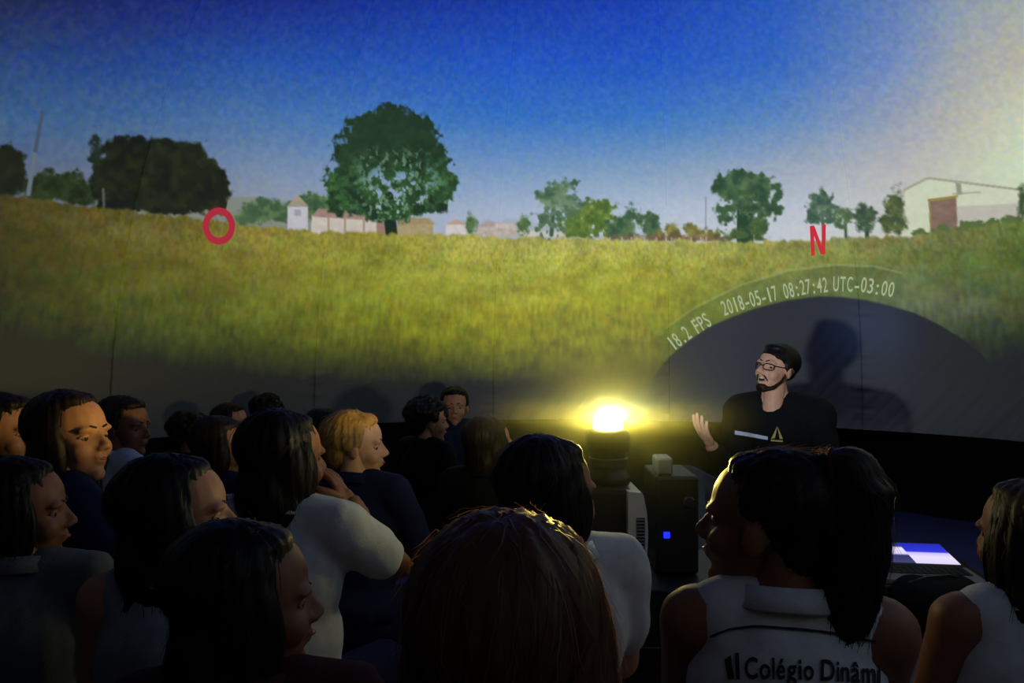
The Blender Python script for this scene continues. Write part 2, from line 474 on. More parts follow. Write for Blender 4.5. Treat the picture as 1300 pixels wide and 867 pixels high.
def dome_point(az, el):
    """fabric surface: 16 bulging gores, creased near the rim"""
    s = np.abs(np.sin(8 * (az - SEAM0)))
    wr = np.exp(-np.degrees(el) / 7.0) * .010 * (fbm(np.degrees(az) * 1.1 + np.degrees(el) * .9 + 40, np.degrees(el) * .18 + 3, 2) - .5) * 2
    pk = np.exp(-(s / .16) ** 2) * .006 * (vnoise(np.degrees(el) * 2.1 + 9, np.degrees(az) * .25) - .5) * 2
    r = DOME_R + .030 * (s - .6) * np.cos(el) + wr + pk
    return np.stack([DOME_C[0] + r * np.cos(el) * np.cos(az), DOME_C[1] + r * np.cos(el) * np.sin(az), DOME_C[2] + r * np.sin(el)], -1)


# a seam stands where the photograph shows one, at column 850
_x = .2
_a, _b, _c = 1 + _x * _x, -2 * (_x * DOME_C[0] + DOME_C[1]), DOME_C[0] ** 2 + DOME_C[1] ** 2 - DOME_R ** 2
_y = (-_b + math.sqrt(_b * _b - 4 * _a * _c)) / (2 * _a)
SEAM0 = math.atan2(_y - DOME_C[1], _x * _y - DOME_C[0])


def shade_points(az, el):
    p = dome_point(az, el)
    a = np.degrees(az) % 360
    ac = np.where(a > 274, np.clip(a - 360, 18, None), np.clip(a, 18, 168))
    over = np.minimum(np.abs(a - ac), np.abs(a - 360 - ac))
    q = dome_point(np.radians(ac), el)
    x, y = px_of(q)
    right = (a < 18) | (a > 274)
    x2 = x + (np.where(right, 1140, 0) - x) * sstep(4, 40, over)              # unseen picture settles to edge columns, toned to set the light on the children
    n = (DOME_C - p); n /= np.linalg.norm(n, axis=1)[:, None]
    c = picture(x2, y, np.degrees(az) * -11.0, np.degrees(el) * -13.5)
    dim = (1 - np.where(right, .05 + .6 * sstep(70, 120, over), .8) * sstep(0, 50, over))[:, None]  # unseen picture dimmed to darken children's backs, kept brighter at right for the jersey
    return p, np.clip(lin(c) * dim - lamp_on_dome(p, n) - np.array([.004, .006, .010]), 0, None)


def set_picture(o, rgb):
    ca = o.data.color_attributes.new('picture', 'FLOAT_COLOR', 'POINT')
    ca.data.foreach_set('color', np.concatenate([rgb, np.ones((len(rgb), 1))], 1).astype(np.float32).ravel())


dome = empty('wall_dome', tuple(DOME_C))
tag(dome, 'inflated round dome wall showing a projected meadow, trees and blue sky', kind='structure')
EL_DENSE = np.concatenate([np.radians(np.linspace(0, 62, 440)), np.radians(np.linspace(63.5, 90, 14))])
EL_COARSE = np.radians(np.concatenate([np.linspace(0, 30, 60), np.linspace(31.5, 90, 26)]))
for k in range(16):
    a0 = SEAM0 + k * math.pi / 8
    mid = math.degrees(a0 + math.pi / 16) % 360
    dense = 26 < mid < 166
    els, nc = (EL_DENSE, 176) if dense else (EL_COARSE, 24)
    azs = np.linspace(a0, a0 + math.pi / 8, nc)
    A, E = np.meshgrid(azs, els)
    p, rgb = shade_points(A.ravel(), E.ravel())
    i = np.arange(len(els) - 1)[:, None] * nc + np.arange(nc - 1)[None, :]
    f = np.stack([i, i + nc, i + nc + 1, i + 1], -1).reshape(-1, 4)
    o = mesh_np('fabric_panel', p - DOME_C, f, M_DOME, dome)
    set_picture(o, rgb)
    # sewn tape over the seam
    A, E = np.meshgrid(a0 + np.array([-.0014, 0, .0014]), els)
    p, rgb = shade_points(A.ravel(), E.ravel())
    p = DOME_C + (p - DOME_C) * .9988
    i = np.arange(len(els) - 1)[:, None] * 3 + np.arange(2)[None, :]
    o = mesh_np('seam', p - DOME_C, np.stack([i, i + 3, i + 4, i + 1], -1).reshape(-1, 4), M_SEAM, dome)
    set_picture(o, rgb * .97)


# ---- letters and the status line thrown on the dome
def ray_dome(px, py, inset=.012):
    d = np.array([(px - 650) / F_PX, 1.0, -(py - 433.5) / F_PX])
    o = np.array([0, 0, CAM_Z])
    q = o - DOME_C
    t = 4.0
    for _ in range(8):                                  # to the bulged fabric
        a, b, c = d @ d, 2 * d @ q, q @ q - rad2(px, py, t, d, o, inset)
        t = (-b + math.sqrt(b * b - 4 * a * c)) / (2 * a)
    return o + d * t


def rad2(px, py, t, d, o, inset):
    p = o + d * t - DOME_C
    az, el = math.atan2(p[1], p[0]), math.asin(max(-1, min(1, p[2] / np.linalg.norm(p))))
    r = np.linalg.norm(dome_point(np.array([az]), np.array([max(el, 0)]))[0] - DOME_C) - inset
    return r * r


def glyph(ch, bold=0.0):
    """flat outline of one character: verts (n,2) with cap height about .7, triangles"""
    cu = bpy.data.curves.new('glyph', 'FONT')
    cu.body = ch
    cu.offset = bold
    cu.resolution_u = 4
    ob = bpy.data.objects.new('glyph', cu)
    COL.objects.link(ob)
    dg = bpy.context.evaluated_depsgraph_get()
    me = bpy.data.meshes.new_from_object(ob.evaluated_get(dg))
    bm = bmesh.new(); bm.from_mesh(me)
    bmesh.ops.triangulate(bm, faces=bm.faces)
    bm.verts.ensure_lookup_table()
    v = np.array([(q.co.x, q.co.y) for q in bm.verts]).reshape(-1, 2)
    f = np.array([[w.index for w in t.verts] for t in bm.faces]).reshape(-1, 3)
    bm.free()
    bpy.data.meshes.remove(me); bpy.data.objects.remove(ob); bpy.data.curves.remove(cu)
    return v, f


def arc_text(words, hgt, bold):
    V, F = [], []
    n = 0
    for txt, path in words:
        path = np.array(path, float)
        seg = np.concatenate([[0], np.cumsum(np.hypot(*np.diff(path, axis=0).T))])
        for k, ch in enumerate(txt):
            if ch == ' ': continue
            v, f = glyph(ch, bold)
            s = (k + .5) / len(txt) * seg[-1]
            cx, cy = np.interp(s, seg, path[:, 0]), np.interp(s, seg, path[:, 1])
            ds = 6.0
            tx = np.interp(s + ds, seg, path[:, 0]) - np.interp(s - ds, seg, path[:, 0])
            ty = np.interp(s + ds, seg, path[:, 1]) - np.interp(s - ds, seg, path[:, 1])
            L = math.hypot(tx, ty); tx, ty = tx / L, ty / L
            w = seg[-1] / len(txt)
            gw = max(v[:, 0].max() - v[:, 0].min(), .3)
            sx = min(w * .80 / gw, hgt / .7 * .95)
            g = np.column_stack([(v[:, 0] - (v[:, 0].max() + v[:, 0].min()) / 2) * sx, (v[:, 1] - .35) * hgt / .7])
            P = np.column_stack([cx + g[:, 0] * tx + g[:, 1] * ty, cy + g[:, 0] * ty - g[:, 1] * tx])
            V.append(P); F.append(f + n); n += len(v)
    return np.vstack(V), np.vstack(F)


def on_dome(name, P, F, srgb, label=None, inset=.012):
    v = np.array([ray_dome(a, b, inset) for a, b in P]) - DOME_C
    o = mesh_np(name, v, F, M_DOME, dome, smooth=False)
    nrm = -v / np.linalg.norm(v, axis=1)[:, None]
    set_picture(o, np.clip(np.tile(lin(srgb), (len(v), 1)) - lamp_on_dome(v + DOME_C, nrm), 0, None))
    if label: o['label'] = label
    return o


q = np.linspace(0, 2 * math.pi, 49)[:-1]
ringP = np.vstack([np.column_stack([278 + r * 20.5 * np.cos(q), 287 + r * 23.5 * np.sin(q)]) for r in (1, .62)])
ringF = np.array([[(k, (k + 1) % 48, 48 + (k + 1) % 48), (k, 48 + (k + 1) % 48, 48 + k)] for k in range(48)]).reshape(-1, 3)
on_dome('projected_letter', ringP, ringF, (166, 34, 52), 'red letter O for west on the projected meadow')


def strip(P):
    P = np.array(P, float)
    return P, np.array([(0, 1, 2), (0, 2, 3)])


nv = join_np([strip([(1028, 287), (1033, 286), (1034.5, 324), (1030, 325)]), strip([(1029, 287), (1034, 287), (1047, 322), (1042, 323)]), strip([(1043.5, 285), (1048.5, 285), (1047.5, 323), (1043, 323)])])
on_dome('projected_letter', nv[0], nv[1], (196, 38, 56), 'red letter N for north on the projected meadow')
tp, tf = arc_text([('18.2 FPS', [(850, 438), (874, 420), (900, 404)]),
                   ('2018-05-17', [(916, 392), (950, 381), (987, 371)]),
                   ('08:27:42', [(994, 370), (1022, 364), (1051, 361)]),
                   ('UTC-03:00', [(1057, 360), (1095, 361), (1136, 368)])], 19, .008)
on_dome('projected_status_line', tp, tf, (160, 174, 138), 'pale status text 18.2 FPS 2018-05-17 08:27:42 UTC-03:00')

# ------------------------------------------------------------------ lower wall and floor
n = 240
qa = np.linspace(0, 2 * math.pi, n, endpoint=False)
zz = np.array([0, .06, .16, .26, .36, .44, .475, .50])
V = []
for j, z in enumerate(zz):
    fold = .012 * np.sin(qa * 61) + .02 * (vnoise(qa * 9, qa * 0 + z * 6) - .5)
    r = DOME_R + .05 + fold + (.03 if 0 < j < 6 else 0)
    if j == 7: r = qa * 0 + DOME_R + .075
    V.append(np.column_stack([r * np.cos(qa), r * np.sin(qa), np.full(n, z)]))
V = np.vstack(V)
i = np.arange(len(zz) - 1)[:, None] * n + np.arange(n)[None, :]
i2 = np.arange(len(zz) - 1)[:, None] * n + (np.arange(n)[None, :] + 1) % n
o = mesh_np('wall_lower', V, np.stack([i, i + n, i2 + n, i2], -1).reshape(-1, 4), M_BLACK_FABRIC, None, loc=(DOME_C[0], DOME_C[1], 0))
tag(o, 'black fabric skirt wall running round below the dome', kind='structure')

gr = np.concatenate([[0.02], np.linspace(.1, 3.25, 60)])
A, Rr = np.meshgrid(np.linspace(0, 2 * math.pi, 180, endpoint=False), gr)
X, Y = Rr * np.cos(A), Rr * np.sin(A)
Z = -.008 * np.abs(fbm(X * 3.1 + 20, Y * 3.1 + 20, 3) - .5) * 2
V = np.column_stack([X.ravel(), Y.ravel(), Z.ravel()])
i = np.arange(len(gr) - 1)[:, None] * 180 + np.arange(180)[None, :]
i2 = np.arange(len(gr) - 1)[:, None] * 180 + (np.arange(180)[None, :] + 1) % 180
o = mesh_np('floor', V, np.stack([i, i + 180, i2 + 180, i2], -1).reshape(-1, 4), M_TARP, None, loc=(DOME_C[0], DOME_C[1], 0))
tag(o, 'dark blue plastic groundsheet covering the floor inside the dome', kind='structure')

# ------------------------------------------------------------------ projector: lens lamp, body, equipment case
def lamp_nodes(light):
    light.use_nodes = True
    nt = light.node_tree
    N, Lk = nt.nodes, nt.links
    em = N['Emission']
    ge = N.new('ShaderNodeNewGeometry')            # direction in which the light leaves the lens
    sx = N.new('ShaderNodeSeparateXYZ')
    Lk.new(ge.outputs['Incoming'], sx.inputs[0])

    def math_(op, a, b=None):
        m = N.new('ShaderNodeMath'); m.operation = op
        for k, q in enumerate((a, b)):
            if q is None: continue
            if isinstance(q, (int, float)): m.inputs[k].default_value = q
            else: Lk.new(q, m.inputs[k])
        return m.outputs[0]

    def ss(a, b, x):
        m = N.new('ShaderNodeMapRange'); m.interpolation_type = 'SMOOTHSTEP'
        Lk.new(x, m.inputs['Value'])
        lo, hi, t0, t1 = (a, b, 0, 1) if a < b else (b, a, 1, 0)
        m.inputs['From Min'].default_value = lo; m.inputs['From Max'].default_value = hi
        m.inputs['To Min'].default_value = t0; m.inputs['To Max'].default_value = t1
        return m.outputs['Result']
    el = math_('MULTIPLY', math_('ARCSINE', sx.outputs['Z']), 180 / math.pi)
    az = math_('DIVIDE', math_('ARCTAN2', sx.outputs['Y'], sx.outputs['X']), 2 * math.pi)
    az = math_('FRACT', math_('ADD', az, 1.0))
    def around(tab):
        cr = N.new('ShaderNodeValToRGB')
        e = cr.color_ramp.elements
        e[0].position = 0; e[0].color = (tab[0][1],) * 3 + (1,)
        e[1].position = 1; e[1].color = (tab[-1][1],) * 3 + (1,)
        for a, w in tab[1:-1]:
            q = e.new(a / 360); q.color = (w, w, w, 1)
        Lk.new(az, cr.inputs[0])
        return cr.outputs[0]
    top = ss(20, 12, el)
    yel = math_('MULTIPLY', math_('MULTIPLY', math_('MULTIPLY', ss(-7, 1, el), ss(9, 3.5, el)), around(W_AZ)), P_YELLOW)
    sp = math_('MULTIPLY', math_('MULTIPLY', math_('MULTIPLY', ss(-13, -3, el), top), around(W_SP)), P_SPILL)
    va = N.new('ShaderNodeVectorMath'); va.operation = 'SCALE'; va.inputs[0].default_value = (1, .74, .10); Lk.new(yel, va.inputs['Scale'])
    vb = N.new('ShaderNodeVectorMath'); vb.operation = 'SCALE'; vb.inputs[0].default_value = (.72, .84, 1.0); Lk.new(sp, vb.inputs['Scale'])
    vc = N.new('ShaderNodeVectorMath'); Lk.new(va.outputs[0], vc.inputs[0]); Lk.new(vb.outputs[0], vc.inputs[1])
    Lk.new(vc.outputs[0], em.inputs['Color'])
    em.inputs['Strength'].default_value = 1.0


def make_projector():
    root = empty('fisheye_projector', (LENS[0], LENS[1], .40))
    tag(root, 'upright dome projector with glowing fisheye lens and white vented end panel', 'projector')
    bm = bmesh.new(); box(bm, (-.012, .02, .122), (.125, .22, .240), .012)
    bm_obj('body', bm, M_BLACK_PLASTIC, root)
    # white curved end panel, bowed outwards, with vent slats
    bm = bmesh.new()
    prof = [(.034, .010), (.066, .012), (.075, .04), (.080, .09), (.082, .14), (.079, .19), (.071, .232), (.066, .238), (.034, .240)]
    a = [bm.verts.new((x, -.115, z)) for x, z in prof]
    b = [bm.verts.new((x - .006, .135, z)) for x, z in prof]
    bm.faces.new(a); bm.faces.new(b[::-1])
    for k in range(len(prof)):
        j = (k + 1) % len(prof)
        bm.faces.new((a[k], a[j], b[j], b[k]))
    panel = bm_obj('end_panel', bm, M_WHITE_PLASTIC, root)
    bm = bmesh.new(); box(bm, (.064, -.1155, .122), (.020, .004, .112), .001)
    bm_obj('vent_recess', bm, M_BLACK_PLASTIC, panel)
    for k in range(14):
        bm = bmesh.new(); box(bm, (0, 0, 0), (.022, .003, .0032))
        bm_obj('vent_slat', bm, M_GREY_PLASTIC, panel, loc=(.064, -.1178, .070 + k * .0080), rot=(R_(-20), 0, 0))
    bm = bmesh.new(); lathe(bm, [(.052, .238), (.056, .246), (.056, .262), (.046, .270), (.046, .318), (.054, .326), (.056, .360), (.050, .372), (.040, .380)], 40)
    barrel = bm_obj('lens_barrel', bm, M_BLACK_PLASTIC, root, smooth=True)
    bm = bmesh.new(); lathe(bm, [(.0475, .284), (.0500, .287), (.0500, .305), (.0475, .308)], 40)
    bm_obj('focus_ring', bm, M_DARK_METAL, barrel)
    bm = bmesh.new()
    lathe(bm, [(.037, .378)] + [(.037 * math.cos(R_(t)), .396 + .037 * math.sin(R_(t))) for t in (-15, 5, 25, 45, 65, 82)], 32)
    m = glow('lit lens glass', (255, 238, 140), 115)
    bm_obj('lens_glass', bm, m, root, smooth=True)
    ld = bpy.data.lights.new('lens_lamp', 'POINT')
    ld.energy = 1.0; ld.shadow_soft_size = .04; ld.use_soft_falloff = False
    lamp_nodes(ld)
    lo = bpy.data.objects.new('lens_lamp', ld)
    lo.location = (0, 0, .396)
    link(lo, root)


make_projector()

case = empty('equipment_case', (.35, 2.09, 0))
tag(case, 'low black equipment case carrying the projector', 'case')
bm = bmesh.new(); box(bm, (0, 0, .195), (.44, .36, .388), .006); bm_obj('body', bm, plain('black case laminate', (14, 14, 15), .6, .15, 90), case)
bm = bmesh.new(); box(bm, (0, 0, .2), (.446, .366, .008)); bm_obj('edge_band', bm, M_DARK_METAL, case)
bm = bmesh.new(); box(bm, (0, 0, .3935), (.45, .37, .013), .004); bm_obj('lid', bm, M_BLACK_PLASTIC, case)
for sx in (-1, 1):
    for sy in (-1, 1):
        bm = bmesh.new(); box(bm, (sx * .213, sy * .173, .02), (.04, .04, .04), .006); bm_obj('corner_cap', bm, M_DARK_METAL, case)
bm = bmesh.new(); box(bm, (0, -.187, .24), (.12, .012, .05), .004); bm_obj('latch', bm, M_DARK_METAL, case)

amp = empty('amplifier', (.425, 2.12, .40))
tag(amp, 'small black amplifier with a blue light beside the projector', 'amplifier')
bm = bmesh.new(); box(bm, (0, 0, .128), (.11, .2, .252), .008); bm_obj('body', bm, M_BLACK_PLASTIC, amp)
bm = bmesh.new(); box(bm, (-.0285, -.1015, .104), (.016, .006, .016), .002); bm_obj('indicator_light', bm, glow('blue indicator light', (20, 30, 255), 3.0), amp)
bm = bmesh.new(); lathe(bm, [(.016, 0), (.016, .014), (.012, .017)], 20); bm_obj('volume_knob', bm, M_DARK_METAL, amp, loc=(.026, -.1, .19), rot=(R_(90), 0, 0))

adapter = empty('power_adapter', (.395, 2.07, .654))
tag(adapter, 'small pale blue power adapter lying on the black amplifier', 'adapter')
bm = bmesh.new(); box(bm, (0, 0, .023), (.042, .075, .046), .006); bm_obj('body', bm, plain('pale blue plastic', (84, 94, 116), .5, .04, 20), adapter)
v, f = tube_np([(0, .036, .02), (.01, .06, .01), (.03, .08, .004)], [.003] * 3, 6)
mesh_np('cable', v, f, M_BLACK_PLASTIC, adapter)


# ------------------------------------------------------------------ people
class Blob:
    """tapered limbs and ellipsoids fused into one continuous skin by voxel remeshing"""
    def __init__(s): s.bm = bmesh.new()

    def ell(s, c, r, rot=None):
        m = Matrix.Translation(c) @ (Euler(rot).to_matrix().to_4x4() if rot else Matrix()) @ Matrix.Diagonal((*r, 1))
        bmesh.ops.create_uvsphere(s.bm, u_segments=20, v_segments=12, radius=1, matrix=m)
        return s

    def limb(s, pts, rad, n=12):
        v, f = tube_np(pts, rad, n)
        vs_ = [s.bm.verts.new(tuple(q)) for q in v]
        for t in f:
            try: s.bm.faces.new([vs_[k] for k in t])
            except ValueError: pass
        return s

    def bake(s, voxel, smooth=4, fac=.5, ratio=None):
        bmesh.ops.recalc_face_normals(s.bm, faces=s.bm.faces)
        me = bpy.data.meshes.new('tmp'); s.bm.to_mesh(me); s.bm.free()
        ob = bpy.data.objects.new('tmp', me); COL.objects.link(ob)
        md = ob.modifiers.new('r', 'REMESH'); md.mode = 'VOXEL'; md.voxel_size = voxel
        md = ob.modifiers.new('s', 'SMOOTH'); md.iterations = smooth; md.factor = fac
        if ratio: md = ob.modifiers.new('d', 'DECIMATE'); md.ratio = ratio
        md = ob.modifiers.new('t', 'TRIANGULATE')
        dg = bpy.context.evaluated_depsgraph_get()
        m2 = bpy.data.meshes.new_from_object(ob.evaluated_get(dg))
        v = np.empty(len(m2.vertices) * 3, np.float32); m2.vertices.foreach_get('co', v)
        f = np.empty(len(m2.loops), np.int32); m2.loops.foreach_get('vertex_index', f)
        bpy.data.objects.remove(ob); bpy.data.meshes.remove(me); bpy.data.meshes.remove(m2)
        return v.reshape(-1, 3).astype(float), f.reshape(-1, 3)


def make_head(adult=False):
    """unit head: chin at 0, crown at 1, looking along +x"""
    b = Blob()
    nk = .20 if adult else .165
    b.ell((-.06, 0, .64), (.43, .335, .36)).ell((.11, 0, .44), (.27, .27, .36)).ell((.13, 0, .24), (.22, .225 if adult else .21, .20))
    b.ell((.265, 0, .085), (.10, .11 if adult else .09, .085))
    for q in (-1, 1):
        b.ell((.215, q * .15, .36), (.13, .12, .13)).ell((.30, q * .12, .575), (.08, .12, .045))
        b.ell((-.02, q * .335, .45), (.085, .035, .12), (0, 0, q * .35)).ell((.40, q * .05, .36), (.05, .035, .032))
    b.limb([(.345, 0, .54), (.40, 0, .46), (.44, 0, .385)] if not adult else [(.345, 0, .54), (.42, 0, .45), (.46, 0, .375)], [.033, .036, .044] if not adult else [.035, .042, .050])
    if adult:
        b.ell((.345, 0, .275), (.06, .105, .022)).ell((.335, 0, .175), (.06, .09, .026))
    else:
        b.ell((.352, 0, .265), (.055, .095, .024)).ell((.345, 0, .222), (.052, .08, .027))
    b.limb([(-.16, 0, -.34), (-.10, 0, -.05), (-.05, 0, .28)], [nk * 1.15, nk, nk])
    v, f = b.bake(.026, 3, .5)
    for q in (-1, 1):                                  # eye sockets, nostril wings and the corner of the mouth
        d2 = ((v - np.array([.35, q * .135, .49])) / np.array([.16, .085, .06])) ** 2
        v[:, 0] -= .045 * np.exp(-d2.sum(1))
    d2 = ((v - np.array([.40, 0, .244 if not adult else .225])) / np.array([.2, .10, .012 if not adult else .035])) ** 2
    v[:, 0] -= (.022 if not adult else .07) * np.exp(-d2.sum(1))
    return v, f


HEADS = {False: make_head(False), True: make_head(True)}


def follow_strands(v, f, count, flow, length, width, lift, rng, zmin=-9):
    """loose hairs that run over the hair mass along the flow field"""
    bvh = BVHTree.FromPolygons([tuple(q) for q in v], [tuple(q) for q in f])
    tri = v[f]
    ar = np.linalg.norm(np.cross(tri[:, 1] - tri[:, 0], tri[:, 2] - tri[:, 0]), axis=1)
    idx = rng.choice(len(f), count, p=ar / ar.sum())
    V, F = [], []
    for i in idx:
        w = rng.dirichlet((1, 1, 1))
        p = Vector(tuple(w @ tri[i]))
        if p.z < zmin or (p.x > .12 and p.z < .90): continue
        L = length * rng.uniform(.5, 1.2); steps = 7
        fly = lift * (rng.rand() ** 2.2) * 3 + lift * .3
        jit = Vector(rng.normal(0, .25, 3))
        base = len(V)
        for s in range(steps):
            hit = bvh.find_nearest(p)
            if hit[0] is None: break
            n_ = hit[1]
            t = flow(hit[0]) + jit
            t = t - n_ * t.dot(n_)
            if t.length < 1e-4: t = Vector((0, 0, -1))
            t.normalize()
            h = fly * (s / (steps - 1)) ** 1.5 + .002
            c = hit[0] + n_ * h
            side = t.cross(n_).normalized() * width * (1 - .75 * s / steps)
            V += [tuple(c - side), tuple(c + side)]
            p = hit[0] + t * (L / steps)
        m = (len(V) - base) // 2
        for s in range(m - 1):
            a = base + 2 * s
            F += [(a, a + 1, a + 3), (a, a + 3, a + 2)]
    return np.array(V).reshape(-1, 3), np.array(F).reshape(-1, 3)


def make_hair(style, seed, strands=800):
    """hair in unit-head coordinates"""
    rng = np.random.RandomState(seed)
    b = Blob()
    b.ell((-.14, 0, .69), (.44, .372, .365)).ell((-.27, 0, .42), (.22, .29, .25))
    if style == 'short':
        b.ell((.09, 0, .885), (.22, .26, .115)).ell((-.06, .31, .60), (.15, .07, .16)).ell((-.06, -.31, .60), (.15, .07, .16))
    elif style == 'bob':
        b.ell((.0, 0, .895), (.265, .28, .11)).ell((-.24, 0, .22), (.22, .33, .28))
        for q in (-1, 1): b.ell((-.02, q * .30, .40), (.22, .11, .36))
    elif style == 'long':
        b.ell((.0, 0, .895), (.265, .28, .11)).ell((-.30, 0, .15), (.22, .36, .42)).ell((-.36, 0, -.35), (.18, .36, .45)).ell((-.36, 0, -.75), (.13, .30, .30))
        for q in (-1, 1): b.ell((-.04, q * .30, .36), (.22, .12, .40)).ell((-.14, q * .31, -.05), (.18, .10, .40))
    elif style == 'ponytail':
        b.ell((.0, 0, .895), (.265, .28, .11)).ell((-.48, 0, .86), (.14, .14, .13))
        b.limb([(-.50, 0, .88), (-.72, 0, .86), (-.82, 0, .55), (-.82, 0, .15), (-.76, 0, -.25)], [.13, .20, .24, .19, .05], 14)
    elif style == 'high_ponytail':
        b.ell((.0, 0, .895), (.265, .28, .11)).ell((-.42, 0, .93), (.15, .15, .13))
        b.ell((-.54, 0, .95), (.20, .19, .17))
        b.limb([(-.55, 0, .96), (-.62, .02, .86), (-.62, .04, .45), (-.58, .05, .05), (-.54, .04, -.35), (-.52, .02, -.62)], [.15, .21, .22, .19, .11, .03], 14)
    elif style == 'curly':
        for _ in range(46):
            d = rng.normal(size=3); d[2] = abs(d[2]) * .9 - .1; d[0] -= .35
            d /= np.linalg.norm(d)
            b.ell((-.08 + .44 * d[0], .38 * d[1], .66 + .38 * d[2]), (.10, .10, .10))
    v, f = b.bake(.030 if style != 'curly' else .026, 3, .5)
    # locks: ripples that run along the fall of the hair
    ang = np.arctan2(v[:, 1], -(v[:, 0] + .1)) * 9
    rad = v - np.array([-.1, 0, .55]); rad /= np.linalg.norm(rad, axis=1)[:, None] + 1e-6
    v = v + rad * ((fbm(ang * 1.3 + seed, v[:, 2] * 1.4 + 5, 3) - .5) * .045)[:, None]
    tail = style in ('ponytail', 'high_ponytail')
    knot = Vector((-.44, 0, .93)) if style == 'high_ponytail' else Vector((-.46, 0, .86))

    def flow(p):
        if tail:
            if p.x > -.44: return (knot - p).normalized()
            return Vector((-.35 if p.z > .7 else .05, 0, -1))
        return Vector((-.35 * (p.z > .55) + (p.x + .15) * .3, p.y * .5, -.9))
    sv, sf = follow_strands(v, f, strands, flow, .62 if style in ('long', 'ponytail', 'high_ponytail') else .38, .0042, .022, rng, -9)
    return join_np([(v, f), (sv, sf)])


def make_hand(side, curl=.5):
    """hand in metres: wrist at the origin, fingers along +x, palm facing -z; side +1 has its thumb on +y"""
    parts = []
    b = Blob()
    b.ell((.045, 0, 0), (.047, .036, .013)).ell((.018, 0, 0), (.03, .026, .014)).ell((.03, side * .024, -.006), (.03, .014, .012))
    b.limb([(-.02, 0, 0), (.02, 0, 0)], [.021, .02], 10)
    parts.append(b.bake(.0045, 3, .5))
    for k, (y, L) in enumerate(((.027, .068), (.009, .078), (-.009, .072), (-.026, .056))):
        a = curl * (.75 + .12 * k)
        p = Vector((.082 - .004 * abs(k - 1), side * y, .002)); d = Vector((1, side * (y * 2.2), 0)).normalized()
        pts = [p - d * .02, p]
        ang = 0
        for s, fr in enumerate((.45, .31, .24)):
            ang += a * (.6, .9, .6)[s]
            p = p + Vector((d.x * math.cos(ang), d.y * math.cos(ang), -math.sin(ang))) * L * fr
            pts.append(p)
        parts.append(tube_np(pts, [.0095, .0092, .0085, .0078, .0066], 8))
    th = [(.022, side * .026, -.004), (.045, side * .048, -.012), (.066, side * .060, -.022), (.084, side * .062, -.032)]
    parts.append(tube_np(th, [.012, .0112, .0098, .008], 8))
    return join_np(parts)


def rot_np(v, m):
    return v @ np.array(m.to_3x3()).T


def frame(xdir, up):
    x = Vector(xdir).normalized(); z = Vector(up); z = (z - x * z.dot(x)).normalized(); y = z.cross(x)
    return Matrix((x, y, z)).transposed()


HAND = {(1, 0): make_hand(1, .5), (-1, 0): make_hand(-1, .5), (1, 1): make_hand(1, .28), (-1, 1): make_hand(-1, .28)}


# a seated child, 0.77 m from floor to crown; forward +x, left +y
def pose(arms='lap', lean=0.0, legs='crossed'):
    P = dict(sh=[(lean * .45, q * .135, .462) for q in (1, -1)], chest=(lean * .36, 0, .375), belly=(.012 + lean * .15, 0, .24), pelvis=(0, 0, .115), neck=(lean * .5 - .012, 0, .50))
    hips = [(.03, q * .075, .095) for q in (1, -1)]
    if legs == 'crossed':
        P['legs'] = [[hips[0], (.235, .160, .105), (.235, -.02, .052)], [hips[1], (.245, -.160, .105), (.295, .03, .052)]]
        P['feet'] = [((.235, -.02, .045), (.25, -.13, .036)), ((.295, .03, .045), (.31, .13, .036))]
    else:
        P['legs'] = [[hips[0], (.24, .10, .335), (.36, .085, .075)], [hips[1], (.24, -.10, .335), (.36, -.085, .075)]]
        P['feet'] = [((.355, .085, .045), (.465, .10, .034)), ((.355, -.085, .045), (.465, -.10, .034))]
    A = []
    for k, q in enumerate((1, -1)):
        s = P['sh'][k]
        if arms == 'lap':
            A.append([s, (s[0] + .04, q * .172, .285), (.185 + lean * .2, q * .09, .185)])
        elif arms == 'front':
            A.append([s, (s[0] + .13, q * .145, .31), (.30, q * .05, .25)])
        elif arms == 'knees':
            A.append([s, (s[0] + .08, q * .185, .30), (.25, q * .06, .27)])
        elif arms == 'head_left' and q == 1:            # elbow out, hand behind the head
            A.append([s, (s[0] - .01, .30, .47), (s[0] - .03, .19, .60)])
        elif arms == 'head_right' and q == -1:
            A.append([s, (s[0] + .11, -.235, .36), (s[0] + .10, -.12, .49)])
        elif arms == 'side_right' and q == -1:
            A.append([s, (s[0] + .02, -.205, .29), (.06, -.235, .12)])
        else:
            A.append([s, (s[0] + .04, q * .172, .285), (.185 + lean * .2, q * .09, .185)])
    P['arms'] = A
    return P


_cache = {}


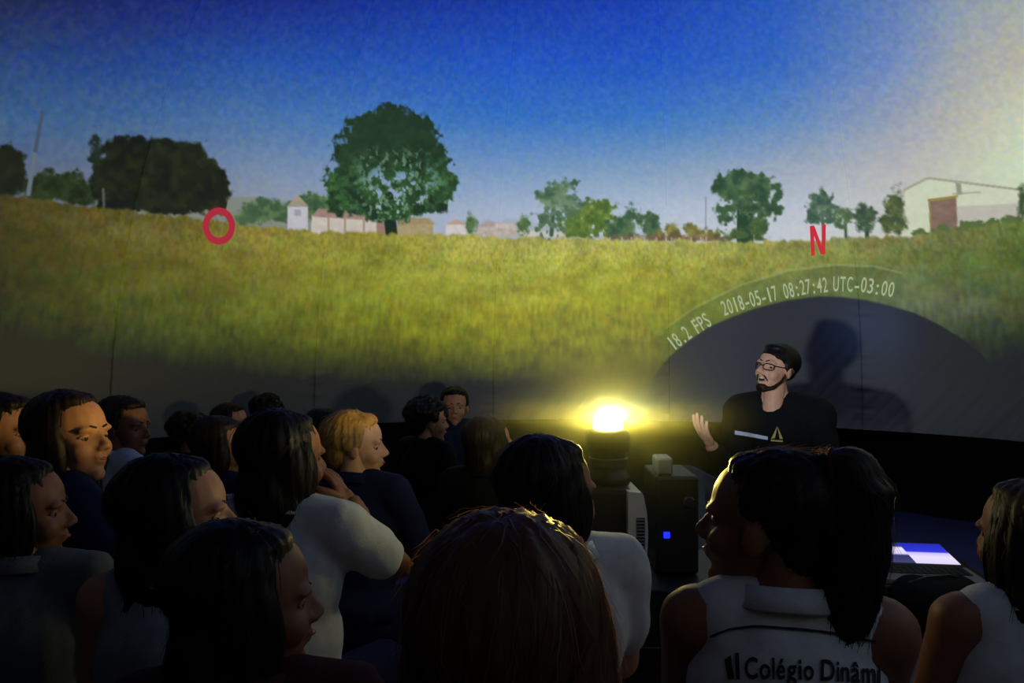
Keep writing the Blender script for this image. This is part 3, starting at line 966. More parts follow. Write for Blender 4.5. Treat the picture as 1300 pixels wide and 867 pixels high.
def body_shapes(key):
    if key in _cache: return _cache[key]
    arms, lean, legs, sleeve = key
    P = pose(arms, lean, legs)
    # skin
    b = Blob()
    b.ell(P['chest'], (.080, .125, .135)).ell(P['belly'], (.082, .112, .12)).ell(P['pelvis'], (.10, .13, .105))
    b.limb([P['chest'], P['neck'], (P['neck'][0] + .005, 0, .56)], [.07, .042, .038])
    for k in range(2):
        b.limb([(P['sh'][k][0] * .8, P['sh'][k][1] * .4, P['sh'][k][2] + .012), P['sh'][k]], [.045, .046])
        b.limb(P['arms'][k], [.044, .036, .025])
        b.limb(P['legs'][k], [.078, .058, .036])
        a, t = P['feet'][k]
        b.limb([a, ((a[0] + t[0]) / 2, (a[1] + t[1]) / 2, .038), t], [.034, .033, .024])
    parts = [b.bake(.012, 5, .5)]
    for k, q in enumerate((1, -1)):
        e, w = Vector(P['arms'][k][1]), Vector(P['arms'][k][2])
        d = (w - e).normalized()
        up = Vector((0, 0, 1)) if abs(d.z) < .8 else Vector((1, 0, 0))
        hv, hf = HAND[(-q, 0)]
        parts.append((rot_np(hv * .80, frame(d, up)) + np.array(w + d * .008), hf))
    skin = join_np(parts)
    # shirt
    b = Blob()
    b.ell(P['chest'], (.096, .140, .145)).ell(P['belly'], (.102, .130, .135)).ell((0, 0, .145), (.128, .158, .075))
    for k in range(2):
        s = Vector(P['sh'][k]); e = Vector(P['arms'][k][1])
        if sleeve == 'none': b.limb([(s.x * .8, s.y * .30, s.z + .018), s * .5 + Vector((s.x * .8, s.y * .4, s.z + .018)) * .5], [.050, .050])
        else: b.limb([(s.x * .8, s.y * .30, s.z + .018), s], [.052, .056])
        if sleeve == 'short': b.limb([s, s.lerp(e, .62)], [.058, .055])
        elif sleeve == 'long': b.limb([s, e, e.lerp(Vector(P['arms'][k][2]), .9)], [.058, .047, .034])
    shirt = b.bake(.010, 4, .5)
    v = shirt[0]
    n_ = fbm(v[:, 1] * 26 + v[:, 2] * 9 + 30, v[:, 2] * 15 + v[:, 0] * 18 + 50, 2) - .5
    dirv = v - np.array([0, 0, .3]); dirv[:, 2] = 0; dirv /= np.linalg.norm(dirv, axis=1)[:, None] + 1e-6
    shirt = (v + dirv * (n_ * .016)[:, None], shirt[1])
    # collar and shorts
    nx, _, nz = P['neck']
    V, F = [], []
    m = 28
    for r, z in ((.066, -.016), (.052, .012), (.056, .014), (.070, -.012)):
        for k in range(m):
            a = 2 * math.pi * k / m
            V.append((nx + .010 + r * math.cos(a), r * 1.12 * math.sin(a), nz + z - .012 * math.cos(a)))
    for j in range(4):
        for k in range(m):
            a, b_ = j * m + k, j * m + (k + 1) % m
            c, d = ((j + 1) % 4) * m + (k + 1) % m, ((j + 1) % 4) * m + k
            F += [(a, b_, c), (a, c, d)]
    collar = (np.array(V), np.array(F))
    b = Blob()
    b.ell((0, 0, .115), (.112, .142, .105))
    for k in range(2):
        h, kn, an = [Vector(q) for q in P['legs'][k]]
        b.limb([h, kn, kn.lerp(an, .15)], [.088, .068, .060])
    shorts = b.bake(.012, 4, .5)
    for arr in (skin[0], shorts[0]):
        arr[:, 2] = np.maximum(arr[:, 2], .002)
    _cache[key] = (skin, shirt, collar, shorts, P)
    return _cache[key]


SKIN = {k: plain('skin ' + k, c, .55, .07, 60, spec=.35) for k, c in dict(light=(205, 155, 125), tan=(176, 122, 92), brown=(128, 82, 60), dark=(92, 58, 44)).items()}


def hair_mat(name, srgb):
    m = plain('hair ' + name, srgb, .5, .35, 50, spec=.25)
    b = m.node_tree.nodes['Principled BSDF']
    b.inputs['Sheen Weight'].default_value = .06
    b.inputs['Sheen Roughness'].default_value = .4
    b.inputs['Sheen Tint'].default_value = (*lin(np.clip(np.array(srgb) * 2.6, 0, 255)), 1)
    nt = m.node_tree
    tr = nt.nodes.new('ShaderNodeBsdfTranslucent'); tr.inputs['Color'].default_value = (*lin(np.clip(np.array(srgb) * 2.8, 0, 255)), 1)
    mx = nt.nodes.new('ShaderNodeMixShader'); mx.inputs[0].default_value = .25
    nt.links.new(b.outputs[0], mx.inputs[1]); nt.links.new(tr.outputs[0], mx.inputs[2])
    nt.links.new(mx.outputs[0], nt.nodes['Material Output'].inputs['Surface'])
    return m


HAIRM = {k: hair_mat(k, c) for k, c in dict(black=(24, 19, 17), dark=(38, 27, 21), brown=(78, 54, 36), blond=(168, 128, 74)).items()}
CLOTH = {k: plain('cloth ' + k, c, .85, .08, 50, spec=.15, bump=.15, bscale=400) for k, c in
         dict(white=(188, 190, 194), navy=(24, 28, 62), black=(15, 15, 17), grey=(96, 100, 108), pale=(136, 138, 144), dark_blue=(30, 36, 60), jeans=(84, 92, 112), maroon=(60, 26, 30)).items()}
M_EYE = plain('eye white', (120, 114, 110), .2, .02, 10)
M_IRIS = plain('iris', (34, 22, 16), .15, .05, 10)
M_BROW = plain('eyebrow hair', (30, 22, 18), .7, .2, 60)
M_LIP = plain('lips', (150, 84, 78), .4, .06, 60)
HAIRS = {}


def face_parts(root, M, skin_mat, adult=False):
    """eyes with irises and eyebrows, placed by the head matrix M (unit head -> person)"""
    s = M.to_scale()[0]
    for q in (-1, 1):
        bm = bmesh.new(); bmesh.ops.create_uvsphere(bm, u_segments=14, v_segments=10, radius=.050 * s)
        eye = bm_obj('eye', bm, M_EYE, root, True, loc=M @ Vector((.262, q * .135, .485)))
        bm = bmesh.new(); bmesh.ops.create_uvsphere(bm, u_segments=10, v_segments=8, radius=.040 * s)
        d = (M.to_3x3() @ Vector((1, 0, 0))).normalized() * .014 * s
        bm_obj('iris', bm, M_IRIS, eye, True, loc=d)
        pts = [M @ Vector((.368 - .26 * t * t * .5, q * (.055 + .165 * t), .592 + .022 * math.sin(t * 2.9) - .01 * t)) for t in (0, .33, .66, 1)]
        v, f = tube_np(pts, [.012 * s, .016 * s, .014 * s, .008 * s], 6)
        mesh_np('eyebrow', v, f, M_BROW, root)
        lid = [M @ Vector((.305 - .03 * abs(t), q * .135 + .062 * t, .497 + .020 * (1 - t * t))) for t in (-1, -.5, 0, .5, 1)]
        v, f = tube_np(lid, [.014 * s, .021 * s, .024 * s, .021 * s, .014 * s], 7)
        mesh_np('eyelid', v, f, skin_mat, root)
    if not adult:
        pts = [M @ Vector((.398 - .18 * abs(t) ** 2, t * .085, .245)) for t in (-1, -.5, 0, .5, 1)]
        v, f = tube_np(pts, [.008 * s, .018 * s, .021 * s, .018 * s, .008 * s], 6)
        mesh_np('lips', v, f, M_LIP, root)


def child(px, top, d, yaw, head_yaw, label, hair='short', hairc='black', skin='tan', shirt='white', shortc='navy', sleeve='short', arms='lap', legs='crossed',
          lean=.0, pitch=0, roll=0, dx=0, hy=0, seed=0, group='seated children watching the dome'):
    z_top = CAM_Z - (top - 433.5) / F_PX * d
    S = z_top - .018
    k = S / .68
    root = empty('person', ((px - 650) / F_PX * d + dx, d, 0), R_(yaw))
    tag(root, label, 'person', group)
    skin_s, shirt_s, collar_s, shorts_s, P = body_shapes((arms, lean, legs, sleeve))
    # head: chin and crown in the child's own frame
    hh = .186
    nx = P['neck'][0]
    M = Matrix.Translation((nx + .032, hy, .482)) @ Euler((R_(roll), R_(-pitch), R_(head_yaw - yaw)), 'XYZ').to_matrix().to_4x4() @ Matrix.Translation((0, 0, .012 + .0)) @ Matrix.Scale(hh, 4)
    hv, hf = HEADS[False]
    hv = (np.c_[hv, np.ones(len(hv))] @ np.array(M).T)[:, :3]
    v, f = join_np([skin_s, (hv, hf)])
    Mk = Matrix.Scale(k, 4) @ M
    kk = np.array([k * .9, k * .9, k])
    nb = len(skin_s[0])
    v[:nb] *= kk; v[nb:] *= k
    mesh_np('body', v, f, SKIN[skin], root)
    key = (hair, seed % 3)
    if key not in HAIRS: HAIRS[key] = make_hair(hair, 3 + seed % 3 * 7)
    av, af = HAIRS[key]
    av = (np.c_[av, np.ones(len(av))] @ np.array(Mk).T)[:, :3]
    ho = mesh_np('hair', av, af, HAIRM[hairc], root)
    if 'ponytail' in hair:
        kn = Mk @ Vector((-.44, 0, .92 if hair == 'high_ponytail' else .86))
        ax = (Mk.to_3x3() @ Vector((-1, 0, .15))).normalized()
        bm = bmesh.new(); lathe(bm, [(.030 * k, -.008), (.035 * k, 0), (.030 * k, .008)], 20)
        bm_obj('hair_tie', bm, CLOTH['maroon'], ho, True, loc=kn, rot=ax.to_track_quat('Z', 'Y').to_euler())
    so = mesh_np('shirt', shirt_s[0] * kk, shirt_s[1], CLOTH[shirt], root)
    mesh_np('collar', collar_s[0] * kk, collar_s[1], CLOTH[shirt], so)
    mesh_np('shorts', shorts_s[0] * kk, shorts_s[1], CLOTH[shortc], root)
    face_parts(root, Mk, SKIN[skin])
    return root, so


# pixel of the head, crown height, distance from its size and the floor it sits on
child(-5, 495, 2.38, 45, 0, 'short-haired child in dark blue, seated behind the long-haired girl with the lit face', 'short', 'black', 'tan', 'dark_blue', seed=1)
child(84, 490, 2.05, 40, -14, 'long-haired girl with yellow light on her face, beside the boy in a white shirt', 'long', 'dark', 'tan', 'navy', arms='knees', seed=0, pitch=6)
child(152, 500, 2.92, 45, -12, 'dark-faced boy in a white shirt beside the long-haired girl with the lit face', 'short', 'black', 'brown', 'white', seed=2)
child(22, 575, 1.56, 100, 20, 'child with bobbed black hair and grey short sleeves, beside the long-haired child in sleeveless grey', 'bob', 'black', 'brown', 'grey', seed=1)
child(229, 570, 1.41, 88, 15, 'child with long loose hair in a pale grey sleeveless top, next to the bobbed child', 'long', 'black', 'tan', 'pale', sleeve='none', seed=2, pitch=4)
child(240, 520, 3.4, 60, 15, 'curly-haired child in a black top near the dome wall', 'curly', 'black', 'dark', 'black', seed=0)
child(292, 509, 3.88, 45, 0, 'short-haired child in grey behind the curly-haired child near the wall', 'short', 'dark', 'tan', 'grey', seed=0, pitch=4)
child(277, 525, 2.6, 60, 5, 'bobbed child with a strip of light down the face, beside the boy in white', 'bob', 'dark', 'tan', 'navy', seed=2)
child(337, 500, 4.35, 30, 0, 'curly-haired child in navy close to the foot of the dome', 'curly', 'black', 'brown', 'navy', seed=1)
child(358, 515, 1.87, 80, 45, 'long-haired girl in white short sleeves with one hand to her face beside the blond boy', 'long', 'black', 'brown', 'white', arms='head_right', seed=1)
child(410, 516, 3.5, 45, 0, 'short-haired child in a black top behind the blond boy', 'short', 'black', 'brown', 'black', seed=2)
child(450, 518, 2.5, 76, 5, 'blond boy in a long-sleeved navy shirt, yellow light on hair and cheek', 'short', 'blond', 'light', 'navy', sleeve='long', arms='knees', seed=1)
child(540, 503, 3.6, 45, 20, 'curly-haired child in black next to the child facing the camera', 'curly', 'black', 'tan', 'black', seed=2)
child(578, 488, 4.35, -95, -85, 'short-haired child facing the camera against the foot of the dome', 'short', 'black', 'tan', 'dark_blue', seed=0)
child(620, 525, 2.78, 72, 40, 'bobbed girl in black with a bright rim of light, close beside the projector case', 'bob', 'dark', 'tan', 'black', legs='knees_up', arms='knees', seed=0)
child(708, 547, 1.51, 118, 35, 'child in a white T-shirt seated right in front of the glowing lens', 'bob', 'dark', 'tan', 'white', seed=1)
child(647, 638, .675, 88, 80, 'child with brown bobbed hair and navy top, sitting behind the white T-shirt', 'bob', 'brown', 'tan', 'navy', seed=2)
child(314, 655, 1.035, 96, 25, 'child with long hair and maroon top, below the girl with a hand to her face', 'long', 'black', 'brown', 'maroon', seed=0)
_, jersey = child(998, 563, 1.22, 78, 150, 'girl with a high ponytail in a white sleeveless jersey lettered on the back', 'high_ponytail', 'dark', 'brown', 'white', sleeve='none', arms='front', seed=0, pitch=4, hy=.034)
child(1316, 600, 1.36, 85, 112, 'long-haired child in a white sleeveless top beside the lettered jersey', 'long', 'black', 'brown', 'white', sleeve='none', seed=1)


# ------------------------------------------------------------------ presenter
def presenter():
    d = 3.6
    base = Vector(((984 - 650) / F_PX * d, d, 0))
    yaw = 232
    root = empty('person', base, R_(yaw))
    tag(root, 'bearded man in glasses and a black printed shirt, one hand raised, seated by the dome', 'person')
    inv = (Matrix.Translation(base) @ Matrix.Rotation(R_(yaw), 4, 'Z')).inverted()
    W = lambda px, py, dd: inv @ at(px, py, dd)
    shL, shR = Vector((-.02, .178, .675)), Vector((-.02, -.178, .675))       # his left, his right
    chest, belly, pelvis = (-.02, 0, .54), (.0, 0, .34), (-.01, 0, .19)
    hand = W(903, 566, 3.22)
    elbow = W(935, 622, 3.36)
    hipL, hipR = Vector((.04, .10, .17)), Vector((.04, -.10, .17))
    kneeR, ankR = W(872, 612, 3.3), W(884, 716, 3.14)
    kneeL, ankL = Vector((.42, .30, .15)), Vector((.50, -.02, .07))
    elbL, wrL = Vector((.06, .265, .42)), Vector((.27, .20, .27))
    b = Blob()
    b.ell(chest, (.125, .185, .19)).ell(belly, (.13, .165, .17)).ell(pelvis, (.14, .18, .14))
    b.limb([chest, (-.005, 0, .74), (.015, 0, .80)], [.10, .066, .060])
    for sgn, s, e, w in ((1, shL, elbL, wrL), (-1, shR, elbow, hand)):
        b.limb([(s.x, s.y * .4, s.z + .02), s], [.065, .066])
        b.limb([s, e, w], [.062, .048, .030])
    for h, k, a in ((hipL, kneeL, ankL), (hipR, kneeR, ankR)):
        b.limb([h, k, a], [.10, .068, .045])
    parts = [b.bake(.014, 5, .5)]
    df = (hand - elbow).normalized()
    hv, hf = HAND[(1, 1)]
    parts.append((rot_np(hv, frame(df, Vector((1, -.3, .2)))) + np.array(hand + df * .012), hf))
    df = (wrL - elbL).normalized()
    hv, hf = HAND[(-1, 0)]
    parts.append((rot_np(hv, frame(df, Vector((0, 0, 1)))) + np.array(wrL + df * .012), hf))
    M = Matrix.Translation((.05, 0, .765)) @ Euler((R_(-4), R_(-12), R_(209 - yaw)), 'XYZ').to_matrix().to_4x4() @ Matrix.Scale(.228, 4)
    hv, hf = HEADS[True]
    parts.append(((np.c_[hv, np.ones(len(hv))] @ np.array(M).T)[:, :3], hf))
    v, f = join_np(parts)
    v[:, 2] = np.maximum(v[:, 2], .003)
    mesh_np('body', v, f, SKIN['light'], root)
    face_parts(root, M, SKIN['light'], adult=True)
    T = lambda q: M @ Vector(q)
    s = .228
    # hair
    b = Blob()
    b.ell((-.085, 0, .68), (.445, .350, .352)).ell((-.22, 0, .48), (.19, .26, .19)).ell((.10, 0, .89), (.22, .25, .09)).ell((.02, .33, .56), (.07, .03, .14)).ell((.02, -.33, .56), (.07, .03, .14))
    hv, hf = b.bake(.026, 3, .5)
    sv, sf = follow_strands(hv, hf, 500, lambda p: Vector((.2, p.y * .4, -.4 if p.z < .8 else .2)), .14, .003, .006, np.random.RandomState(5))
    hv, hf = join_np([(hv, hf), (sv, sf)])
    mesh_np('hair', (np.c_[hv, np.ones(len(hv))] @ np.array(M).T)[:, :3], hf, HAIRM['black'], root)
    # beard and moustache
    b = Blob()
    b.limb([(.04, .29, .42), (.08, .265, .25), (.18, .18, .10), (.29, .06, .035), (.29, -.06, .035), (.18, -.18, .10), (.08, -.265, .25), (.04, -.29, .42)], [.012, .030, .045, .060, .060, .045, .030, .012], 10)
    b.ell((.30, 0, .09), (.085, .13, .075)).limb([(.30, .14, .20), (.375, .09, .30), (.405, 0, .318), (.375, -.09, .30), (.30, -.14, .20)], [.017, .022, .018, .022, .017], 8)
    hv, hf = b.bake(.022, 3, .5)
    sv, sf = follow_strands(hv, hf, 350, lambda p: Vector((.3, 0, -1)), .06, .003, .012, np.random.RandomState(6))
    hv, hf = join_np([(hv, hf), (sv, sf)])
    mesh_np('beard', (np.c_[hv, np.ones(len(hv))] @ np.array(M).T)[:, :3], hf, HAIRM['dark'], root)
    # open mouth with teeth
    bm = bmesh.new(); bmesh.ops.create_uvsphere(bm, u_segments=16, v_segments=10, radius=1, matrix=M @ Matrix.Translation((.335, 0, .228)) @ Matrix.Diagonal((.048, .070, .030, 1)))
    mouth = bm_obj('mouth', bm, plain('mouth inside', (50, 20, 20), .5, .1, 40), root, True)
    pts = [T((.377 - .12 * (t * .065) ** 2 * 60, t * .062, .250)) for t in (-1, -.5, 0, .5, 1)]
    v, f = tube_np(pts, [.008 * s, .015 * s, .016 * s, .015 * s, .008 * s], 6)
    mesh_np('teeth', v, f, M_WHITE_PLASTIC, mouth)
    # glasses
    g = empty('glasses_pivot')
    bpy.data.objects.remove(g)
    V = []
    for q in (-1, 1):
        loop = [T((.415 - .10 * abs(c), q * .14 + .095 * cs, .48 + .062 * sn)) for cs, sn, c in
                [(math.copysign(abs(math.cos(a)) ** .6, math.cos(a)), math.copysign(abs(math.sin(a)) ** .6, math.sin(a)), .5 + .5 * q * math.cos(a)) for a in np.linspace(0, 2 * math.pi, 25)]]
        V.append(tube_np(loop, [.0022] * 25, 6))
        V.append(tube_np([T((.315, q * .235, .515)), T((.12, q * .335, .52)), T((-.05, q * .365, .50)), T((-.10, q * .36, .43))], [.0022] * 4, 6))
    V.append(tube_np([T((.40, -.045, .49)), T((.43, 0, .50)), T((.40, .045, .49))], [.0022] * 3, 6))
    gv, gf = join_np(V)
    go = mesh_np('glasses', gv, gf, M_BLACK_PLASTIC, root)
    glass, nt, bs = new_mat('clear lens')
    bs.inputs['Roughness'].default_value = .03
    tp = nt.nodes.new('ShaderNodeBsdfTransparent'); mg = nt.nodes.new('ShaderNodeMixShader'); mg.inputs[0].default_value = .94
    bs.inputs['Base Color'].default_value = (.02, .02, .02, 1)
    nt.links.new(bs.outputs[0], mg.inputs[1]); nt.links.new(tp.outputs[0], mg.inputs[2]); nt.links.new(mg.outputs[0], nt.nodes['Material Output'].inputs['Surface'])
    for q in (-1, 1):
        bm = bmesh.new()
        bm.faces.new([bm.verts.new(T((.415 - .10 * (.5 + .5 * q * math.cos(a)), q * .14 + .088 * math.copysign(abs(math.cos(a)) ** .6, math.cos(a)), .48 + .056 * math.copysign(abs(math.sin(a)) ** .6, math.sin(a))))) for a in np.linspace(0, 2 * math.pi, 24, endpoint=False)])
        bm_obj('lens', bm, glass, go)
    # T-shirt, jeans, shoes
    b = Blob()
    b.ell(chest, (.142, .200, .20)).ell(belly, (.155, .188, .185)).ell((-.01, 0, .22), (.16, .195, .10))
    for s_, e, wr in ((shL, elbL, wrL), (shR, elbow, hand)):
        b.limb([(s_.x, s_.y * .34, s_.z + .028), s_], [.075, .080])
        b.limb([s_, e, e.lerp(wr, .86)], [.082, .062, .045])
    sv, sf = b.bake(.011, 4, .5)
    n_ = fbm(sv[:, 1] * 20 + sv[:, 2] * 8 + 30, sv[:, 2] * 13 + 50, 2) - .5
    dv = sv - np.array([0, 0, .4]); dv[:, 2] = 0; dv /= np.linalg.norm(dv, axis=1)[:, None] + 1e-6
    shirt = mesh_np('shirt', sv + dv * (n_ * .02)[:, None], sf, CLOTH['black'], root)
    b = Blob()
    b.ell(pelvis, (.155, .195, .13))
    for h, k, a in ((hipL, kneeL, ankL), (hipR, kneeR, ankR)):
        b.limb([h, k, k.lerp(a, .9)], [.112, .080, .062])
    jv, jf = b.bake(.014, 4, .5)
    jv[:, 2] = np.maximum(jv[:, 2], .002)
    mesh_np('jeans', jv, jf, CLOTH['jeans'], root)
    for a, toe in ((ankL, Vector((.52, -.20, .045))), (ankR, Vector(((ankR.x + .17), ankR.y - .02, .045)))):
        b = Blob()
        h = Vector((a.x, a.y, .05))
        b.limb([h - (toe - h).normalized() * .05, h.lerp(toe, .5), toe], [.046, .045, .038]).limb([h, (a.x, a.y, max(a.z, .09))], [.046, .042])
        v, f = b.bake(.010, 3, .5); v[:, 2] = np.maximum(v[:, 2], .001)
        so = mesh_np('shoe', v, f, M_BLACK_PLASTIC, root)
    bpy.context.view_layer.update()
    cu = root
    return root, shirt


man, man_shirt = presenter()
bpy.context.view_layer.update()


def decal(name, P, F, target, mat, depth_hint, off=.003, label=None):
    """flat print laid on the surface of target, aimed by its outline in the photograph"""
    mw = target.matrix_world
    me = target.data
    v = np.empty(len(me.vertices) * 3, np.float32); me.vertices.foreach_get('co', v)
    v = v.reshape(-1, 3) @ np.array(mw.to_3x3()).T + np.array(mw.translation)
    f = np.empty(len(me.loops), np.int32); me.loops.foreach_get('vertex_index', f)
    bvh = BVHTree.FromPolygons([tuple(q) for q in v], [tuple(q) for q in f.reshape(-1, 3)])
    # refine long edges so that the print follows the cloth
    bm = bmesh.new()
    vs_ = [bm.verts.new((a, b, 0)) for a, b in P]
    for t in F:
        try: bm.faces.new([vs_[k] for k in t])
        except ValueError: pass
    for _ in range(5):
        lng = [e for e in bm.edges if e.calc_length() > 9]
        if not lng: break
        bmesh.ops.subdivide_edges(bm, edges=lng, cuts=1)
    bmesh.ops.triangulate(bm, faces=bm.faces)
    o = Vector((0, 0, CAM_Z))
    inv = mw.inverted()
    for q in bm.verts:
        d = (at(q.co.x, q.co.y, 1) - o).normalized()
        hit = bvh.ray_cast(o, d)
        p = (hit[0] + hit[1] * off) if hit[0] is not None else o + d * depth_hint
        q.co = inv @ p
    ob = bm_obj(name, bm, mat, target)
    if label: ob['label'] = label
    return ob


M_PRINT_PALE = plain('pale print', (212, 214, 226), .8, .05, 60)
M_PRINT_GOLD = plain('gold print', (196, 178, 96), .8, .1, 60)
M_PRINT_DARK = plain('dark print', (26, 26, 34), .8, .1, 60)
P, F = strip([(933, 547), (975, 554), (975, 558.5), (933, 552)])
decal('printed_stripe', P, F, man_shirt, M_PRINT_PALE, 3.4, label='pale printed stripe across the chest')
emb = join_np([(np.array([(987, 541), (994, 557), (990, 557)]), np.array([(0, 1, 2)])), (np.array([(987, 541), (984, 556), (979, 557)]), np.array([(0, 1, 2)])),
               strip([(979, 558), (994, 559), (994, 561), (979, 560)])])
decal('printed_emblem', emb[0], emb[1], man_shirt, M_PRINT_GOLD, 3.4, label='pale gold pointed emblem')

# lettering and seam stripe on the back of the white jersey
def line_text(txt, x0, x1, y0, y1, hgt, bold):
    gl = [(c, *glyph(c, bold)) for c in txt if c != ' ']
    V, F, n, xc = [], [], 0, 0.0
    for c in txt:
        if c == ' ':
            xc += .28; continue
        _, v, f = next(q for q in gl if q[0] == c)
        w = v[:, 0].max() - v[:, 0].min()
        V.append(np.column_stack([v[:, 0] - v[:, 0].min() + xc, v[:, 1]])); F.append(f + n); n += len(v)
        xc += w + .085
    V = np.vstack(V)
    t = V[:, 0] / xc
    return np.column_stack([x0 + t * (x1 - x0), y0 + (y1 - y0) * t + 6 * (t - .5) ** 2 - V[:, 1] * hgt / .7]), np.vstack(F)


P, F = line_text('Colégio Dinâmi', 946, 1118, 859, 866, 26, .022)
decal('printed_lettering', P, F, jersey, M_PRINT_DARK, 1.3, label='dark lettering across the back')
P, F = strip([(921, 838), (929, 832), (933, 862), (925, 862)])
P2, F2 = strip([(934, 830), (939, 829), (940, 862), (935, 862)])
PP = join_np([(P, F), (P2, F2)])
decal('printed_emblem', PP[0], PP[1], jersey, M_PRINT_DARK, 1.3, label='small dark emblem before the lettering')
arcx = np.linspace(902, 1110, 20)
arcy = np.interp(arcx, [902, 925, 960, 1000, 1050, 1110], [806, 797, 794, 796, 801, 812])
P = np.vstack([np.column_stack([arcx, arcy]), np.column_stack([arcx, arcy + 3.5])])
F = np.array([[(k, k + 1, 21 + k), (k, 21 + k, 20 + k)] for k in range(19)]).reshape(-1, 3)
decal('back_stripe', P, F, jersey, M_PRINT_DARK, 1.3, label='thin dark stripe over the shoulder blades')

# ------------------------------------------------------------------ laptop lying open, bag
def screen_mat():
    m, nt, b = new_mat('lit laptop screen')
    N, Lk = nt.nodes, nt.links
    tc = N.new('ShaderNodeTexCoord'); sx = N.new('ShaderNodeSeparateXYZ'); Lk.new(tc.outputs['Generated'], sx.inputs[0])
    r1 = N.new('ShaderNodeValToRGB'); r1.color_ramp.interpolation = 'LINEAR'
    e = r1.color_ramp.elements
    e[0].position = 0; e[0].color = (*lin((225, 215, 250)), 1)
    e[1].position = 1; e[1].color = (*lin((24, 30, 150)), 1)
    for p, c in ((.30, (235, 225, 255)), (.50, (200, 190, 250)), (.56, (40, 50, 215)), (.95, (30, 34, 190))):
        q = e.new(p); q.color = (*lin(c), 1)
    Lk.new(sx.outputs['Y'], r1.inputs[0])
    r2 = N.new('ShaderNodeValToRGB'); r2.color_ramp.interpolation = 'LINEAR'
    e = r2.color_ramp.elements
    e[0].position = 0; e[0].color = (*lin((60, 62, 110)), 1)
    e[1].position = 1; e[1].color = (*lin((30, 34, 90)), 1)
    for p, c in ((.35, (45, 48, 100)), (.45, (225, 215, 255)), (.72, (240, 232, 255)), (.8, (60, 60, 140))):
        q = e.new(p); q.color = (*lin(c), 1)
    Lk.new(sx.outputs['Y'], r2.inputs[0])
    mx = N.new('ShaderNodeMix'); mx.data_type = 'RGBA'
    st = N.new('ShaderNodeMath'); st.operation = 'GREATER_THAN'; st.inputs[1].default_value = .52; Lk.new(sx.outputs['X'], st.inputs[0])
    Lk.new(st.outputs[0], mx.inputs[0]); Lk.new(r2.outputs[0], mx.inputs[6]); Lk.new(r1.outputs[0], mx.inputs[7])
    Lk.new(mx.outputs[2], b.inputs['Emission Color'])
    b.inputs['Emission Strength'].default_value = 1.0
    b.inputs['Base Color'].default_value = (.01, .01, .01, 1)
    return m


trunk = empty('storage_box', (1.61, 3.15, 0), R_(-8))
tag(trunk, 'low black storage box under the open laptop', 'box')
bm = bmesh.new(); box(bm, (0, 0, .042), (.44, .50, .084), .008); bm_obj('body', bm, M_BLACK_PLASTIC, trunk)
bm = bmesh.new(); box(bm, (0, 0, .089), (.46, .52, .014), .005); bm_obj('lid', bm, M_BLACK_PLASTIC, trunk)

lap = empty('laptop', (1.585, 3.03, .096), R_(-8))
tag(lap, 'laptop opened flat with a glowing white and blue screen, beside the seated man', 'laptop')
bm = bmesh.new(); box(bm, (0, -.02, .010), (.37, .20, .020), .004); base = bm_obj('base', bm, M_GREY_PLASTIC, lap)
kb = []
for r in range(5):
    for c in range(13):
        bm = bmesh.new(); box(bm, (0, 0, 0), (.021, .019, .004), .0)
        kb.append(bm_obj('key', bm, M_BLACK_PLASTIC, base, loc=(-.15 + c * .025, -.03 + r * .023, .021)))
bm = bmesh.new(); box(bm, (0, -.085, .0205), (.09, .05, .002)); bm_obj('touchpad', bm, M_DARK_METAL, base)
lid = Matrix.Rotation(R_(7), 4, 'X')
bm = bmesh.new(); box(bm, (0, .125, .008), (.37, .245, .010), .003); bmesh.ops.transform(bm, matrix=Matrix.Translation((0, .085, .008)) @ lid, verts=bm.verts)
scr = bm_obj('screen_lid', bm, M_BLACK_PLASTIC, lap)
bm = bmesh.new(); box(bm, (0, .127, .0135), (.345, .215, .002)); bmesh.ops.transform(bm, matrix=Matrix.Translation((0, .085, .008)) @ lid, verts=bm.verts)
bm_obj('display', bm, screen_mat(), scr)

bag = empty('shoulder_bag', (1.50, 2.78, 0), R_(12))
tag(bag, 'slumped black shoulder bag on the groundsheet in front of the laptop', 'bag')
b = Blob()
b.ell((0, 0, .085), (.165, .11, .085)).ell((-.07, .01, .10), (.09, .09, .075)).ell((.08, 0, .10), (.08, .085, .07)).ell((0, 0, .04), (.17, .12, .05))
v, f = b.bake(.009, 3, .5); v[:, 2] = np.maximum(v[:, 2], 0)
v[:, :2] += (np.stack([fbm(v[:, 2] * 30, v[:, 1] * 20 + 9, 2), fbm(v[:, 0] * 22 + 5, v[:, 2] * 30, 2)], 1) - .5) * .018
bo = mesh_np('body', v, f, CLOTH['black'], bag)
v, f = tube_np([(-.16, .0, .07), (-.19, -.09, .02), (-.08, -.19, .012), (.08, -.18, .012), (.18, -.08, .02), (.155, 0, .07)], [.011] * 6, 8)
mesh_np('strap', v, f, CLOTH['black'], bag)
v, f = tube_np([(-.12, -.005, .158), (-.05, -.01, .176), (.04, -.01, .176), (.12, -.005, .155)], [.004] * 4, 6)
mesh_np('zip', v, f, M_DARK_METAL, bag)

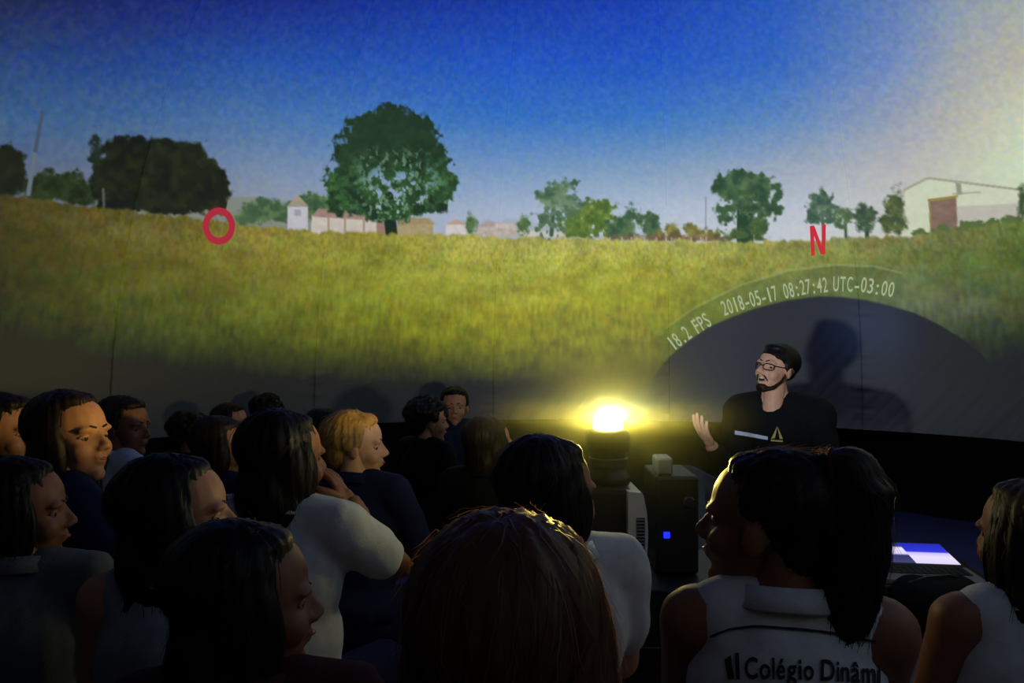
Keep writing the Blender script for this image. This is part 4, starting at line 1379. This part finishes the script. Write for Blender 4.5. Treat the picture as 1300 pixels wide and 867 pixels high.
cushion = empty('floor_cushion', (1.20, 3.62, 0), R_(232))
tag(cushion, 'flat dark cushion under the bearded man', 'cushion')
b = Blob(); b.ell((0, 0, .03), (.24, .24, .032)).ell((-.02, 0, .03), (.20, .22, .036))
v, f = b.bake(.012, 3, .5); v[:, 2] = np.maximum(v[:, 2], 0)
mesh_np('pad', v, f, CLOTH['navy'], cushion)
v, f = tube_np([(.245 * math.cos(t), .245 * math.sin(t), .030) for t in np.linspace(0, 2 * math.pi, 33)], [.005] * 33, 6)
mesh_np('piping', v, f, CLOTH['black'], cushion)

# ------------------------------------------------------------------ scattering volume added to imitate lens bloom around the projector
GLOW_R = .42
bm = bmesh.new()
bmesh.ops.create_icosphere(bm, subdivisions=3, radius=GLOW_R)
hz = bpy.data.materials.new('added lens glow')
hz.use_nodes = True
hz.node_tree.nodes.clear()
ho = hz.node_tree.nodes.new('ShaderNodeOutputMaterial')
hv = hz.node_tree.nodes.new('ShaderNodeVolumeScatter')
hv.inputs['Color'].default_value = (1, 1, .35, 1)
N_, L_ = hz.node_tree.nodes, hz.node_tree.links
tcn = N_.new('ShaderNodeTexCoord'); ln = N_.new('ShaderNodeVectorMath'); ln.operation = 'LENGTH'
L_.new(tcn.outputs['Object'], ln.inputs[0])
mr = N_.new('ShaderNodeMapRange'); mr.inputs['From Min'].default_value = .04; mr.inputs['From Max'].default_value = GLOW_R
mr.inputs['To Min'].default_value = 1.0; mr.inputs['To Max'].default_value = 0.0
L_.new(ln.outputs['Value'], mr.inputs['Value'])
pw = N_.new('ShaderNodeMath'); pw.operation = 'POWER'; pw.inputs[1].default_value = 2.3; L_.new(mr.outputs[0], pw.inputs[0])
sc_ = N_.new('ShaderNodeMath'); sc_.operation = 'MULTIPLY'; sc_.inputs[1].default_value = .62; L_.new(pw.outputs[0], sc_.inputs[0])
L_.new(sc_.outputs[0], hv.inputs['Density'])
hv.inputs['Anisotropy'].default_value = .0
hz.node_tree.links.new(hv.outputs[0], ho.inputs['Volume'])
o = bm_obj('added_glow', bm, hz, None, loc=tuple(LENS))
tag(o, 'added glowing volume imitating bloom around the projector lens', 'added_glow', kind='stuff')
